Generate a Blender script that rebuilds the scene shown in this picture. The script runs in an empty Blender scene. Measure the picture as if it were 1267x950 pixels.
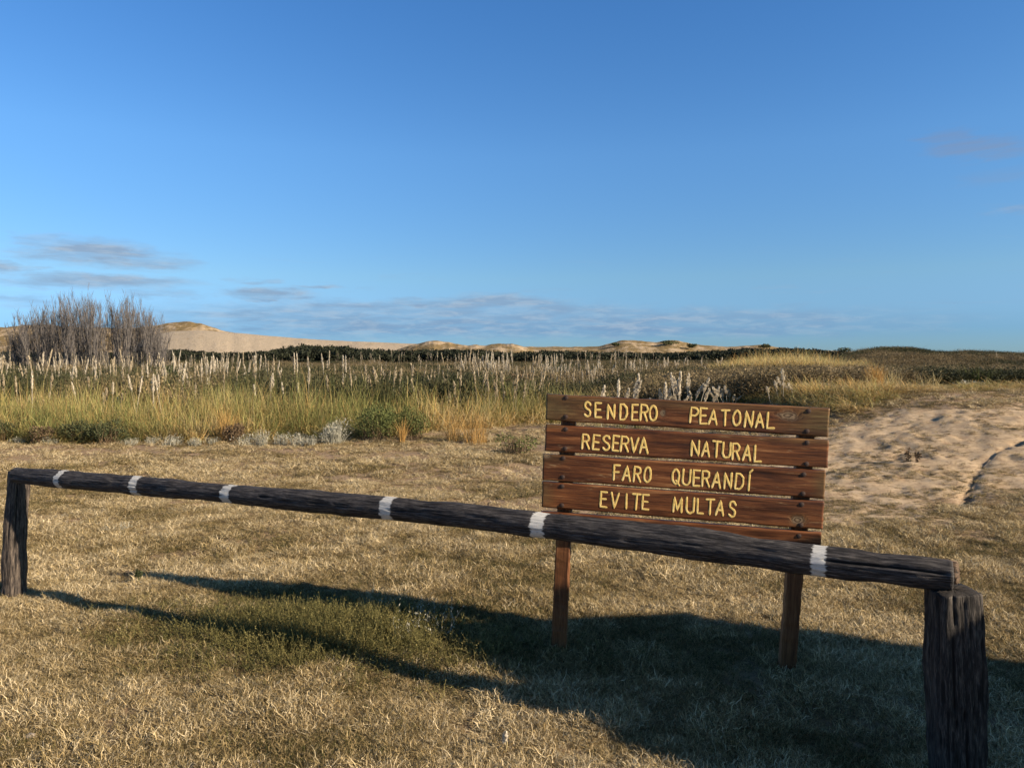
import bpy, math, random
import numpy as np
from mathutils import Vector, Matrix
SC = bpy.context.scene
COL = SC.collection
random.seed(7)
RNG = np.random.default_rng(11)

# ------------------------------------------------------------------ camera
PW, PH, F = 1267.0, 950.0, 900.0          # photograph size and focal length in its pixels
CAM_H = 1.6
PITCH = math.atan(38.0 / F)               # the horizon stands 38 px above the middle
cam_d = bpy.data.cameras.new('camera')
cam = bpy.data.objects.new('camera', cam_d); COL.objects.link(cam)
cam_d.sensor_width = 36.0
cam_d.lens = 36.0 * F / PW
cam_d.clip_start = 0.05; cam_d.clip_end = 6000
cam.location = (0, 0, CAM_H)
cam.rotation_euler = (math.pi / 2 - PITCH, 0, 0)
SC.camera = cam

# ------------------------------------------------------------------ light
SUN_AZ = math.radians(24.0)               # sun stands to the right and this much behind the picture plane
SUN_EL = math.radians(22.0)
SUN_V = Vector((math.cos(SUN_AZ) * math.cos(SUN_EL), -math.sin(SUN_AZ) * math.cos(SUN_EL), math.sin(SUN_EL)))
sun_d = bpy.data.lights.new('sun', 'SUN')
sun = bpy.data.objects.new('sun', sun_d); COL.objects.link(sun)
sun_d.energy = 5.0
sun_d.angle = math.radians(0.55)
sun_d.color = (1.0, 0.83, 0.62)
sun.rotation_euler = SUN_V.to_track_quat('Z', 'Y').to_euler()
sun.location = (20, -8, 12)
SC.view_settings.view_transform = 'Standard'
SC.view_settings.look = 'None'
SC.view_settings.exposure = 0.92
SC.view_settings.gamma = 1.0
SC.view_settings.use_curve_mapping = False
SC.cycles.use_denoising = True
SC.cycles.max_bounces = 5
SC.cycles.diffuse_bounces = 2
SC.cycles.glossy_bounces = 2
SC.cycles.transmission_bounces = 3
SC.cycles.transparent_max_bounces = 6

world = bpy.data.worlds.new('World'); SC.world = world
world.use_nodes = True


class NB:
    """small helper round a node tree"""
    def __init__(s, tree):
        s.t = tree; s.t.nodes.clear()
    def n(s, kind, ins=None, **kw):
        nd = s.t.nodes.new(kind)
        for k, v in kw.items(): setattr(nd, k, v)
        for k, v in (ins or {}).items():
            sk = nd.inputs[k]
            if isinstance(v, bpy.types.NodeSocket): s.t.links.new(v, sk)
            else: sk.default_value = v
        return nd
    def math(s, op, a, b=None, c=None, clamp=False):
        ins = {0: a}
        if b is not None: ins[1] = b
        if c is not None: ins[2] = c
        return s.n('ShaderNodeMath', ins, operation=op, use_clamp=clamp).outputs[0]
    def mix(s, fac, a, b, blend='MIX'):
        nd = s.n('ShaderNodeMix', data_type='RGBA', blend_type=blend)
        for k, v in ((0, fac), (6, a), (7, b)):
            if isinstance(v, bpy.types.NodeSocket): s.t.links.new(v, nd.inputs[k])
            else: nd.inputs[k].default_value = v
        return nd.outputs[2]
    def ramp(s, fac, stops):
        nd = s.n('ShaderNodeValToRGB', {0: fac})
        r = nd.color_ramp
        while len(r.elements) < len(stops): r.elements.new(0.5)
        for e, (p, c) in zip(r.elements, stops):
            e.position = p
            e.color = (c[0], c[1], c[2], 1) if not isinstance(c, (int, float)) else (c, c, c, 1)
        return nd.outputs[0]
    def rng(s, v, a, b, c=0.0, d=1.0, smooth=True):
        return s.n('ShaderNodeMapRange', {0: v, 1: a, 2: b, 3: c, 4: d},
                   interpolation_type='SMOOTHSTEP' if smooth else 'LINEAR').outputs[0]
    def noise(s, vec, scale, detail=4, rough=0.55, dist=0.0):
        ins = {'Scale': scale, 'Detail': detail, 'Roughness': rough, 'Distortion': dist}
        if vec is not None: ins['Vector'] = vec
        return s.n('ShaderNodeTexNoise', ins).outputs[0]
    def scale(s, vec, sc):
        return s.n('ShaderNodeMapping', {'Vector': vec, 'Scale': sc}).outputs[0]


def c4(r, g, b): return (r, g, b, 1.0)


w = NB(world.node_tree)
sky = w.n('ShaderNodeTexSky', sky_type='NISHITA', sun_disc=False, sun_elevation=SUN_EL,
          sun_rotation=math.pi / 2 + SUN_AZ, altitude=0.0, air_density=1.0, dust_density=0.0, ozone_density=4.0)
tc = w.n('ShaderNodeTexCoord').outputs['Generated']
sep = w.n('ShaderNodeSeparateXYZ', {0: tc})
az = w.math('ARCTAN2', sep.outputs[0], sep.outputs[1])
el = w.math('ARCSINE', sep.outputs[2])
ae = w.n('ShaderNodeCombineXYZ', {0: az, 1: el, 2: 0.0}).outputs[0]
warp_n = w.n('ShaderNodeTexNoise', {'Vector': w.scale(ae, (14, 60, 1)), 'Scale': 1.0, 'Detail': 7.0, 'Roughness': 0.6}).outputs[1]
warp = w.n('ShaderNodeVectorMath', {0: warp_n, 1: (0.5, 0.5, 0.5)}, operation='SUBTRACT').outputs[0]
warp = w.n('ShaderNodeVectorMath', {0: warp, 1: (0.12, 0.030, 0.0)}, operation='MULTIPLY').outputs[0]
aew = w.n('ShaderNodeVectorMath', {0: ae, 1: warp}, operation='ADD').outputs[0]
streak = w.noise(w.scale(ae, (9, 95, 1)), 1.0, 6, 0.6, 0.6)
# thin cloud streaks: (picture px, py, half width, half height, density)
CLOUDS = [(130, 316, 85, 15, .85), (60, 300, 40, 9, .35), (190, 328, 60, 8, .5), (15, 330, 45, 8, .6), (120, 349, 120, 9, .6), (205, 364, 50, 6, .35),
          (330, 364, 55, 7, .7), (395, 357, 34, 4, .7), (420, 383, 110, 12, .55), (515, 375, 42, 6, .6), (610, 376, 95, 11, .65), (315, 348, 25, 4, .4),
          (760, 402, 330, 18, .6), (480, 400, 300, 22, .6), (640, 388, 180, 14, .55), (330, 388, 150, 14, .5), (900, 400, 130, 9, .3), (250, 380, 60, 8, .3), (700, 392, 90, 9, .4), (590, 398, 60, 7, .35),
          (1200, 184, 55, 12, .45), (1240, 190, 44, 10, .4), (1160, 172, 34, 9, .3), (1262, 258, 40, 7, .3), (1225, 222, 50, 8, .16),
          (30, 372, 80, 7, .3)]
acc = None
for px, py, rx, ry, k in CLOUDS:
    a0 = math.atan((px - PW / 2) / F); e0 = math.atan((437 - py) / F * math.cos(a0))
    ca = math.cos(a0)
    mp = w.n('ShaderNodeMapping', {'Vector': aew, 'Location': (-a0 / (rx / F * ca * ca), -e0 / (ry / F * ca), 0), 'Scale': (1 / (rx / F * ca * ca), 1 / (ry / F * ca), 1)})
    ln = w.n('ShaderNodeVectorMath', {0: mp.outputs[0]}, operation='LENGTH').outputs['Value']
    m = w.rng(ln, 0.35, 1.45, k, 0.0)
    acc = m if acc is None else w.math('MAXIMUM', acc, m)
# the same thin low streaks all the way round the horizon
band = w.math('MULTIPLY', w.rng(el, 0.0, 0.03), w.rng(el, 0.05, 0.16, 1.0, 0.0))
gen = w.math('MULTIPLY', w.rng(streak, 0.55, 0.78), band)
gen = w.math('MULTIPLY', gen, 0.22)
acc = w.math('MAXIMUM', acc, gen)
acc = w.math('MULTIPLY', acc, w.rng(streak, 0.30, 0.66, 0.75, 1.75), clamp=True)
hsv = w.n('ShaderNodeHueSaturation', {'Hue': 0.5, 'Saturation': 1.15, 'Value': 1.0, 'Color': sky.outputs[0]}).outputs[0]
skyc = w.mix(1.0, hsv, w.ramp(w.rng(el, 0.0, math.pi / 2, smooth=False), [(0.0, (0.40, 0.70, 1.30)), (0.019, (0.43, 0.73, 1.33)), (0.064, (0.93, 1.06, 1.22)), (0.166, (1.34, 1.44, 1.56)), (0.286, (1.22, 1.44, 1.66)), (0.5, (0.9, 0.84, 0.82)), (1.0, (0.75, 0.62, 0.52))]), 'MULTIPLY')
# sun side warmed, like the upper ramp stops, to make shadows less blue
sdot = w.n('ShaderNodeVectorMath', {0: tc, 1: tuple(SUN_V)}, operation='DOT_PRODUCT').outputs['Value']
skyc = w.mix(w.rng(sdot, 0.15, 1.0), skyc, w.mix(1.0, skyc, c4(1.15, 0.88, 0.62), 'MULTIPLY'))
CLOUD_COL = w.ramp(w.rng(el, 0.03, 0.26, smooth=False), [(0.0, (1.9, 3.3, 5.2)), (0.3, (2.75, 3.85, 5.3)), (1.0, (1.9, 2.7, 4.4))])
puff = w.noise(w.scale(ae, (22, 120, 1)), 1.0, 7, 0.65, 0.3)
CLOUD_COL = w.mix(w.math('MULTIPLY', w.rng(puff, .42, .66, 0, .6), w.rng(el, .14, .2, 1, 0)), CLOUD_COL, c4(4.4, 5.2, 6.1))
skyc = w.mix(w.math('MULTIPLY', acc, 0.9), skyc, CLOUD_COL)
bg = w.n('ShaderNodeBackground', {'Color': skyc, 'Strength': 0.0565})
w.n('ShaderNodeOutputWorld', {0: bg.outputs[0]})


# ------------------------------------------------------------------ geometry helpers
def ray(px, py):
    x = (px - PW / 2) / F; v = -(py - PH / 2) / F
    c, s = math.cos(PITCH), math.sin(PITCH)
    return Vector((x, c + v * s, v * c - s))

def ground_pt(px, py, z=0.0):
    r = ray(px, py); t = (z - CAM_H) / r.z
    return Vector((r.x * t, r.y * t, z))

def at_depth(px, py, d):
    r = ray(px, py); t = d / r.y
    return Vector((r.x * t, d, CAM_H + r.z * t))

def on_plane(px, py, p0, nrm):
    o = Vector((0, 0, CAM_H)); r = ray(px, py)
    return o + r * ((p0 - o).dot(nrm) / r.dot(nrm))

def _h(ix, iy, iz, seed):
    n = (ix.astype(np.int64) * 374761393 + iy.astype(np.int64) * 668265263 + iz.astype(np.int64) * 2147483647 + seed * 974634777) & 0x7fffffff
    n = ((n ^ (n >> 13)) * 1274126177) & 0x7fffffff
    n = n ^ (n >> 16)
    return (n & 0xffff) / 65535.0

def vnoise(x, y, z=None, seed=0):
    x = np.asarray(x, float); y = np.asarray(y, float)
    z = np.zeros_like(x) if z is None else np.asarray(z, float)
    x, y, z = np.broadcast_arrays(x, y, z)
    fx, fy, fz = np.floor(x), np.floor(y), np.floor(z)
    tx, ty, tz = x - fx, y - fy, z - fz
    tx = tx * tx * (3 - 2 * tx); ty = ty * ty * (3 - 2 * ty); tz = tz * tz * (3 - 2 * tz)
    r = 0
    for a in (0, 1):
        for b in (0, 1):
            for c in (0, 1):
                wgt = (tx if a else 1 - tx) * (ty if b else 1 - ty) * (tz if c else 1 - tz)
                r = r + wgt * _h(fx + a, fy + b, fz + c, seed)
    return r

def fbm(x, y, z=None, oct=4, seed=0, gain=0.5):
    s, a, t = 0, 1.0, 0
    for i in range(oct):
        s = s + a * vnoise(np.asarray(x) * 2 ** i, np.asarray(y) * 2 ** i, None if z is None else np.asarray(z) * 2 ** i, seed + i * 17)
        t += a; a *= gain
    return s / t

def sstep(v, a, b):
    t = np.clip((np.asarray(v, float) - a) / (b - a), 0, 1)
    return t * t * (3 - 2 * t)

def mesh_np(name, verts, faces, mat=None, attrs=None, smooth=False):
    """faces: (n,4) or (n,3) int array"""
    me = bpy.data.meshes.new(name)
    verts = np.asarray(verts, np.float32); faces = np.asarray(faces, np.int32)
    k = faces.shape[1]; nf = len(faces)
    me.vertices.add(len(verts)); me.vertices.foreach_set('co', verts.ravel())
    me.loops.add(nf * k); me.loops.foreach_set('vertex_index', faces.ravel())
    me.polygons.add(nf)
    me.polygons.foreach_set('loop_start', np.arange(0, nf * k, k, dtype=np.int32))
    me.polygons.foreach_set('loop_total', np.full(nf, k, dtype=np.int32))
    if smooth: me.polygons.foreach_set('use_smooth', np.ones(nf, bool))
    for an, av in (attrs or {}).items():
        a = me.attributes.new(an, 'FLOAT', 'POINT'); a.data.foreach_set('value', np.asarray(av, np.float32))
    if mat: me.materials.append(mat)
    me.update(calc_edges=True); me.validate()
    return me

class MB:
    """collects polygons of any kind for one mesh"""
    def __init__(s): s.v = []; s.f = []
    def add(s, v, f):
        o = len(s.v); s.v.extend([tuple(p) for p in v]); s.f.extend([tuple(i + o for i in q) for q in f])
    def tube(s, pts, radii, n=6, flat=None, cap=True):
        pts = [Vector(p) for p in pts]; rings = []
        up0 = Vector((0.13, 0.2, 0.97))
        o = len(s.v)
        for i, p in enumerate(pts):
            d = (pts[min(i + 1, len(pts) - 1)] - pts[max(i - 1, 0)]).normalized()
            u = d.cross(up0)
            if u.length < 1e-3: u = d.cross(Vector((1, 0, 0)))
            u.normalize(); q = d.cross(u)
            r = radii[i] if hasattr(radii, '__len__') else radii
            for k in range(n):
                a = 2 * math.pi * k / n
                s.v.append(tuple(p + (u * math.cos(a) + q * math.sin(a)) * r))
        for i in range(len(pts) - 1):
            for k in range(n):
                a = o + i * n + k; b = o + i * n + (k + 1) % n
                s.f.append((a, b, b + n, a + n))
        if cap:
            s.f.append(tuple(o + k for k in range(n))[::-1]); e = o + (len(pts) - 1) * n
            s.f.append(tuple(e + k for k in range(n)))
    def mesh(s, name, mat, smooth=False):
        me = bpy.data.meshes.new(name); me.from_pydata(s.v, [], s.f)
        if smooth: me.polygons.foreach_set('use_smooth', np.ones(len(me.polygons), bool))
        if mat: me.materials.append(mat)
        me.update(); return me

def link(name, data, parent=None, loc=None, rot=None, kind=None, label=None, cat=None, group=None):
    o = bpy.data.objects.new(name, data); COL.objects.link(o)
    if parent is not None: o.parent = parent
    if loc is not None: o.location = loc
    if rot is not None: o.rotation_euler = rot
    if kind: o['kind'] = kind
    if label: o['label'] = label
    if cat: o['category'] = cat
    if group: o['group'] = group
    return o

def fin(nb, col, rough=0.8, bump=None, bstr=0.4, bdist=0.01, spec=0.3, transl=None):
    ins = {'Base Color': col, 'Roughness': rough, 'Specular IOR Level': spec}
    if bump is not None:
        ins['Normal'] = nb.n('ShaderNodeBump', {'Height': bump, 'Strength': bstr, 'Distance': bdist}).outputs[0]
    p = nb.n('ShaderNodeBsdfPrincipled', ins).outputs[0]
    if transl:
        t = nb.n('ShaderNodeBsdfTranslucent', {'Color': col}).outputs[0]
        p = nb.n('ShaderNodeMixShader', {0: transl, 1: p, 2: t}).outputs[0]
    nb.n('ShaderNodeOutputMaterial', {0: p})

def newmat(name):
    m = bpy.data.materials.new(name); m.use_nodes = True
    return m, NB(m.node_tree)

def attr(nb, name, kind='GEOMETRY'):
    return nb.n('ShaderNodeAttribute', attribute_name=name, attribute_type=kind).outputs['Fac']


# ------------------------------------------------------------------ terrain
def ground_hit(px, py):
    r = ray(px, py); t = 3.0
    while t < 60:
        q = r * t
        if CAM_H + q.z <= float(base_h(np.array([q.x]), np.array([q.y]))[0]): break
        t += 0.02
    return Vector((q.x, q.y, CAM_H + q.z))

def base_h(x, y):
    """slow shape of the land"""
    r = np.hypot(x, y)
    rise = 0.92 * sstep(x, 1.8, 7.5) * sstep(y + 0.12 * x, 7.2, 13.2)
    rise = rise * (1 - 0.55 * sstep(y, 15, 40))
    z = rise
    z = z + 0.5 * (fbm(x / 30, y / 30, seed=5, oct=3) - 0.5) * sstep(r, 25, 90)
    return z

TRACK = [ground_hit(*p) for p in ((1190, 622), (1200, 603), (1206, 588), (1216, 572), (1230, 561), (1248, 553), (1275, 542), (1330, 524))]

def sand_mask(x, y):
    e = fbm(x * 0.55 + 9, y * 0.9, seed=31, oct=4) - 0.5
    right = sstep(x + e * 2.4, 2.2, 4.3) * sstep(y + e * 2.2 - 0.25 * (x - 4), 6.7, 7.7) * (1 - sstep(y + e * 3.6, 10.2, 12.2) * 0.9)
    return np.clip(right, 0, 1)

def dist_track(x, y):
    d = np.full(np.shape(x), 9.9)
    for a, b in zip(TRACK[:-1], TRACK[1:]):
        ax, ay, bx, by = a.x, a.y, b.x, b.y
        t = np.clip(((x - ax) * (bx - ax) + (y - ay) * (by - ay)) / ((bx - ax) ** 2 + (by - ay) ** 2), 0, 1)
        d = np.minimum(d, np.hypot(x - ax - t * (bx - ax), y - ay - t * (by - ay)))
    return d

def land(x, y):
    x = np.asarray(x, float); y = np.asarray(y, float)
    z = base_h(x, y)
    near = 1 - sstep(np.hypot(x, y), 18, 40)
    s = sand_mask(x, y)
    z = z + near * (0.055 * (fbm(x * 0.9, y * 0.9, seed=2, oct=3) - 0.5) + 0.030 * (fbm(x * 4.5, y * 4.5, seed=3, oct=3) - 0.5))
    z = z + near * s * (0.05 * (fbm(x * 1.9 + 3, y * 2.3, seed=8, oct=4, gain=0.6) - 0.5) + 0.05 * (fbm(x * 5, y * 6, seed=18, oct=3, gain=0.6) - 0.5) + 0.03 * (vnoise(x * 9, y * 9, seed=19) ** 3 - 0.2))
    d = dist_track(x, y) + 0.09 * (vnoise(x * 9, y * 9, seed=77) - 0.5)
    z = z - 0.055 * np.exp(-(d / 0.028) ** 2) * (0.3 + 1.2 * vnoise(x * 3, y * 3, seed=78)) 
    return z

def hz(x, y): return float(land(np.array([x]), np.array([y]))[0])

def axis(lo, hi, fine, grow, far):
    out = list(np.arange(lo, hi + 1e-6, fine)); st = fine; v = out[-1]
    while v < far: st *= grow; v += st; out.append(v)
    st = fine; v = out[0]; pre = []
    while v > -far: st *= grow; v -= st; pre.append(v)
    return np.array(pre[::-1] + out)

xs = axis(-6.5, 9.5, 0.055, 1.09, 2600); ys = axis(2.2, 13.6, 0.055, 1.09, 2600)
GX, GY = np.meshgrid(xs, ys)
GZ = land(GX, GY)
nx, ny = len(xs), len(ys)
idx = np.arange(nx * ny).reshape(ny, nx)
fcs = np.stack([idx[:-1, :-1], idx[:-1, 1:], idx[1:, 1:], idx[1:, :-1]], -1).reshape(-1, 4)

m_ground, nb = newmat('ground_soil')
geo = nb.n('ShaderNodeNewGeometry').outputs['Position']
sa = attr(nb, 'sand'); gr = attr(nb, 'green')
n1 = nb.noise(geo, 14, 8, 0.7); n2 = nb.noise(geo, 75, 6, 0.7); n3 = nb.noise(geo, 1.6, 5, 0.6)
straw = nb.ramp(n2, [(0.3, (0.10, 0.068, 0.042)), (0.5, (0.29, 0.205, 0.125)), (0.72, (0.47, 0.35, 0.22))])
soil = nb.ramp(n1, [(0.32, (0.14, 0.095, 0.062)), (0.6, (0.42, 0.30, 0.20))])
tcol = nb.mix(nb.rng(n3, 0.35, 0.65), straw, soil)
tcol = nb.mix(nb.math('MULTIPLY', gr, 0.4), tcol, c4(0.12, 0.12, 0.05))
sand = nb.ramp(nb.noise(geo, 5.0, 8, 0.72), [(0.3, (0.36, 0.25, 0.165)), (0.5, (0.51, 0.385, 0.25)), (0.75, (0.62, 0.48, 0.33))])
litter = nb.rng(nb.noise(nb.scale(geo, (1, 1.7, 1)), 8, 9, 0.82, 0.7), 0.50, 0.62)
sand = nb.mix(nb.math('MULTIPLY', litter, 0.6), sand, c4(0.15, 0.095, 0.06))
edge = nb.rng(nb.math('ADD', sa, nb.math('MULTIPLY', nb.math('SUBTRACT', n1, 0.5), 0.9)), 0.36, 0.62)
col = nb.mix(edge, tcol, sand)
fin(nb, col, 0.95, n2, 0.7, 0.02, 0.1)

GREEN = lambda x, y: np.clip(sstep(fbm(x * 0.8 + 4, y * 1.1, seed=61, oct=4), 0.56, 0.72) * 0.4
                             + 0.75 * np.exp(-(((x + 1.15) / 1.5) ** 2 + ((y - 4.0) / 0.5) ** 2))
                             , 0, 1)
me = mesh_np('ground', np.stack([GX.ravel(), GY.ravel(), GZ.ravel()], 1), fcs, m_ground,
             {'sand': sand_mask(GX, GY).ravel(), 'green': GREEN(GX, GY).ravel()}, True)
link('ground', me, kind='structure')

# ------------------------------------------------------------------ far dunes and the scrub hill
def dune(name, prof, D, W, mat, noise_amp=0.3, seed=0, steps=260, nr=46):
    """a ridge of land: prof gives crest heights (bearing in px, py) and D its distance, W its half depth"""
    px = np.array([p[0] for p in prof], float); py = np.array([p[1] for p in prof], float)
    u = np.linspace(px[0], px[-1], steps)
    top = np.interp(u, px, py)
    k = np.ones(5) / 5; top = np.convolve(np.pad(top, 2, 'edge'), k, 'valid')
    tanb = (u - PW / 2) / F
    h = CAM_H + (437 - top) / F * D
    ends = np.minimum(sstep(np.arange(steps), 0, 18), sstep(-np.arange(steps), -steps + 1, -steps + 19))
    rr = np.linspace(-1, 1, nr)
    V = []
    for j, q in enumerate(rr):
        dist = D + q * W + 6 * (fbm(u * 0.02, np.full_like(u, 3.0), seed=seed + 5) - 0.5)
        prof_r = np.where(q < 0, (1 - np.abs(q) ** 1.5), (1 - q * q))
        x = tanb * dist; y = dist + 0 * u
        n = noise_amp * (fbm(x / 16, y / 10, seed=seed, oct=5, gain=0.6) - 0.5) * 2
        z = (h + 0.6 * abs(noise_amp) * (fbm(u * 0.09, u * 0, seed=seed + 3, oct=3) - 0.5)) * prof_r + n * (1 - abs(q)) ** 0.4 * (0.25 + 0.75 * min(1, abs(q) * 5))
        V.append(np.stack([x, y, z * ends - 0.6], 1))
    V = np.concatenate(V); ii = np.arange(steps * nr).reshape(nr, steps)
    f = np.stack([ii[:-1, :-1], ii[:-1, 1:], ii[1:, 1:], ii[1:, :-1]], -1).reshape(-1, 4)
    return link(name, mesh_np(name, V, f, mat, None, True), kind='structure')

def dune_mat(name, veg, sandc):
    m, nb = newmat(name)
    geo = nb.n('ShaderNodeNewGeometry').outputs['Position']
    n = nb.noise(nb.scale(geo, (1, 0.7, 2)), 0.17, 9, 0.72, 0.3)
    n2 = nb.noise(nb.scale(geo, (1, 1, 3)), 0.55, 6, 0.7)
    s = nb.ramp(n2, [(0.3, tuple(c * 0.85 for c in sandc)), (0.7, sandc)])
    v = nb.ramp(n2, [(0.35, (0.13, 0.10, 0.05)), (0.7, (0.30, 0.21, 0.10))])
    fin(nb, nb.mix(nb.rng(n, veg - 0.06, veg + 0.08), s, v), 0.95, n2, 0.6, 0.6, 0.05)
    return m
dm_v = dune_mat('dune_grassed', 0.46, (0.46, 0.355, 0.24))
dm_s = dune_mat('dune_sand', 0.62, (0.45, 0.37, 0.275))  # sand greyed slightly, distance haze put into the colour
dm_g = dune_mat('dune_scrub', 0.30, (0.35, 0.26, 0.16))
dune('sand_dune', [(-320, 420), (-160, 410), (0, 404), (40, 401), (110, 404), (170, 405), (200, 401), (215, 398), (235, 397), (255, 400), (270, 406), (300, 413), (360, 420), (430, 428)], 390, 60, dm_v, 2.0, 1)
dune('sand_dune', [(150, 424), (190, 413), (215, 408), (250, 407), (300, 411), (345, 415), (385, 418), (440, 421), (500, 423), (560, 425), (600, 428)], 330, 45, dm_s, 0.35, 2)
dune('sand_dune', [(480, 434), (505, 427), (525, 421.5), (542, 419.5), (560, 422), (578, 425), (600, 426), (622, 423), (634, 424), (650, 428), (670, 432)], 290, 30, dm_v, 1.3, 3)
dune('sand_dune', [(590, 431), (610, 425), (625, 423.5), (640, 427), (700, 427.5), (742, 427), (755, 423), (770, 419.3), (790, 420), (812, 422), (820, 420), (834, 419), (848, 422), (865, 425.5), (900, 427.5),
                   (930, 426), (946, 424.5), (962, 428), (1000, 431), (1060, 434)], 320, 45, dm_v, 0.8, 4)
dune('sand_dune', [(960, 434), (1000, 431), (1020, 431.5), (1060, 433), (1100, 436)], 250, 20, dm_s, 0.2, 6)

HILL = [(1000, 443), (1040, 441), (1062, 438), (1080, 434.5), (1102, 431), (1125, 432), (1148, 436), (1175, 437.5), (1210, 437), (1267, 440), (1400, 440), (1600, 439), (1900, 444)]
m_hill, nb = newmat('hill_soil')
geo = nb.n('ShaderNodeNewGeometry').outputs['Position']
fin(nb, nb.ramp(nb.noise(geo, 3, 7, 0.7), [(0.35, (0.05, 0.042, 0.022)), (0.7, (0.15, 0.11, 0.055))]), 0.95)
HD, HW = 62.0, 34.0
_hp = np.array([p[0] for p in HILL], float); _hy = np.array([p[1] for p in HILL], float)
def hill_h(x, y):
    q = (y - HD) / HW
    u = x / np.maximum(y, 1) * F + PW / 2
    h = CAM_H + (437 - np.interp(u, _hp, _hy)) / F * HD
    e = sstep(u, 1000, 1060) * (1 - sstep(u, 1850, 1900))
    return np.where(np.abs(q) < 1, (h * (1 - np.abs(q) ** 1.6)) * e, 0) - 0.15
u = np.linspace(1000, 1900, 150); d = np.linspace(HD - HW, HD + HW, 40)
U, Dd = np.meshgrid(u, d); X = (U - PW / 2) / F * Dd
Z = np.maximum(hill_h(X, Dd), -0.4) + 0.25 * (fbm(X / 3, Dd / 3, seed=9) - 0.5)
ii = np.arange(U.size).reshape(U.shape)
f = np.stack([ii[:-1, :-1], ii[:-1, 1:], ii[1:, 1:], ii[1:, :-1]], -1).reshape(-1, 4)
link('scrub_hill', mesh_np('scrub_hill', np.stack([X.ravel(), Dd.ravel(), Z.ravel()], 1), f, m_hill, None, True), kind='structure')

def surf(x, y):
    return np.maximum(land(x, y), hill_h(x, y))

# ------------------------------------------------------------------ foliage materials
def leafmat(name, stops, dark=None, transl=0.25, rough=0.75, src='tint', vary=0.35, con=(0.62, 1.18)):
    """colour by the instance's own tint, broken up by noise"""
    m, nb = newmat(name)
    t = attr(nb, src, 'INSTANCER')
    geo = nb.n('ShaderNodeNewGeometry')
    rnd = geo.outputs['Random Per Island']
    f = nb.math('ADD', t, nb.math('MULTIPLY', nb.math('SUBTRACT', rnd, 0.5), vary), clamp=True)
    c = nb.ramp(f, stops)
    c = nb.mix(1.0, c, nb.ramp(nb.math('FRACT', nb.math('MULTIPLY', rnd, 7.31)), [(0.0, con[0]), (1.0, con[1])]), 'MULTIPLY')
    fin(nb, c, rough, spec=0.2, transl=transl)
    return m

def flatleaf(name, c0, c1, transl=0.2, rough=0.8):
    m, nb = newmat(name)
    rnd = nb.n('ShaderNodeNewGeometry').outputs['Random Per Island']
    fin(nb, nb.ramp(rnd, [(0.0, c0), (1.0, c1)]), rough, spec=0.2, transl=transl)
    return m

m_turf = leafmat('turf_blade', [(0.0, (0.045, 0.055, 0.016)), (0.22, (0.115, 0.115, 0.036)), (0.42, (0.23, 0.170, 0.074)), (0.66, (0.42, 0.312, 0.15)), (0.85, (0.59, 0.46, 0.245)), (1.0, (0.79, 0.66, 0.43))], transl=0.25, vary=0.65, con=(0.35, 1.3))
m_reed = leafmat('reed_blade', [(0.0, (0.09, 0.12, 0.035)), (0.35, (0.22, 0.225, 0.075)), (0.62, (0.45, 0.38, 0.155)), (0.82, (0.54, 0.33, 0.115)), (1.0, (0.74, 0.60, 0.34))], transl=0.3, vary=0.6, con=(0.45, 1.3))
m_scrub = leafmat('scrub_leaf', [(0.0, (0.030, 0.036, 0.016)), (0.35, (0.085, 0.082, 0.038)), (0.65, (0.17, 0.13, 0.07)), (1.0, (0.30, 0.23, 0.13))], transl=0.15, vary=0.4)
m_wood_far = leafmat('far_wood_leaf', [(0.0, (0.012, 0.016, 0.010)), (1.0, (0.045, 0.05, 0.026))], transl=0.1, vary=0.5)
m_weed = leafmat('weed_leaf', [(0.0, (0.08, 0.08, 0.028)), (0.5, (0.19, 0.17, 0.06)), (1.0, (0.40, 0.33, 0.13))], transl=0.3, vary=0.6)
m_plume_far = leafmat('plume_far', [(0.0, (0.27, 0.225, 0.155)), (1.0, (0.64, 0.55, 0.41))], transl=0.35, vary=0.5)
m_plume = flatleaf('plume_down', (0.52, 0.45, 0.34), (0.82, 0.74, 0.60), 0.35)
m_plume_white = flatleaf('plume_white', (0.62, 0.55, 0.42), (0.88, 0.80, 0.66), 0.4)
m_plume_tan = flatleaf('plume_tan', (0.38, 0.31, 0.21), (0.66, 0.56, 0.40), 0.35)
m_pamleaf = flatleaf('pampas_leaf', (0.14, 0.15, 0.06), (0.38, 0.33, 0.16), 0.25)
m_stalk = flatleaf('stalk', (0.42, 0.35, 0.17), (0.55, 0.46, 0.25), 0.2)
m_orange = flatleaf('orange_grass', (0.36, 0.20, 0.06), (0.60, 0.40, 0.15), 0.3)
m_silver = flatleaf('silver_leaf', (0.24, 0.235, 0.18), (0.55, 0.53, 0.44), 0.2)
m_dkbush = flatleaf('dark_bush_leaf', (0.028, 0.036, 0.016), (0.11, 0.12, 0.055), 0.15)
m_grbush = flatleaf('green_bush_leaf', (0.045, 0.06, 0.02), (0.17, 0.19, 0.065), 0.2)
m_brbush = flatleaf('brown_bush_leaf', (0.07, 0.05, 0.03), (0.22, 0.15, 0.09), 0.1)
m_bark = flatleaf('bare_bark', (0.085, 0.078, 0.07), (0.22, 0.195, 0.17), 0.0)
m_twig = flatleaf('bare_twig', (0.075, 0.07, 0.07), (0.17, 0.155, 0.15), 0.0)

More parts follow.
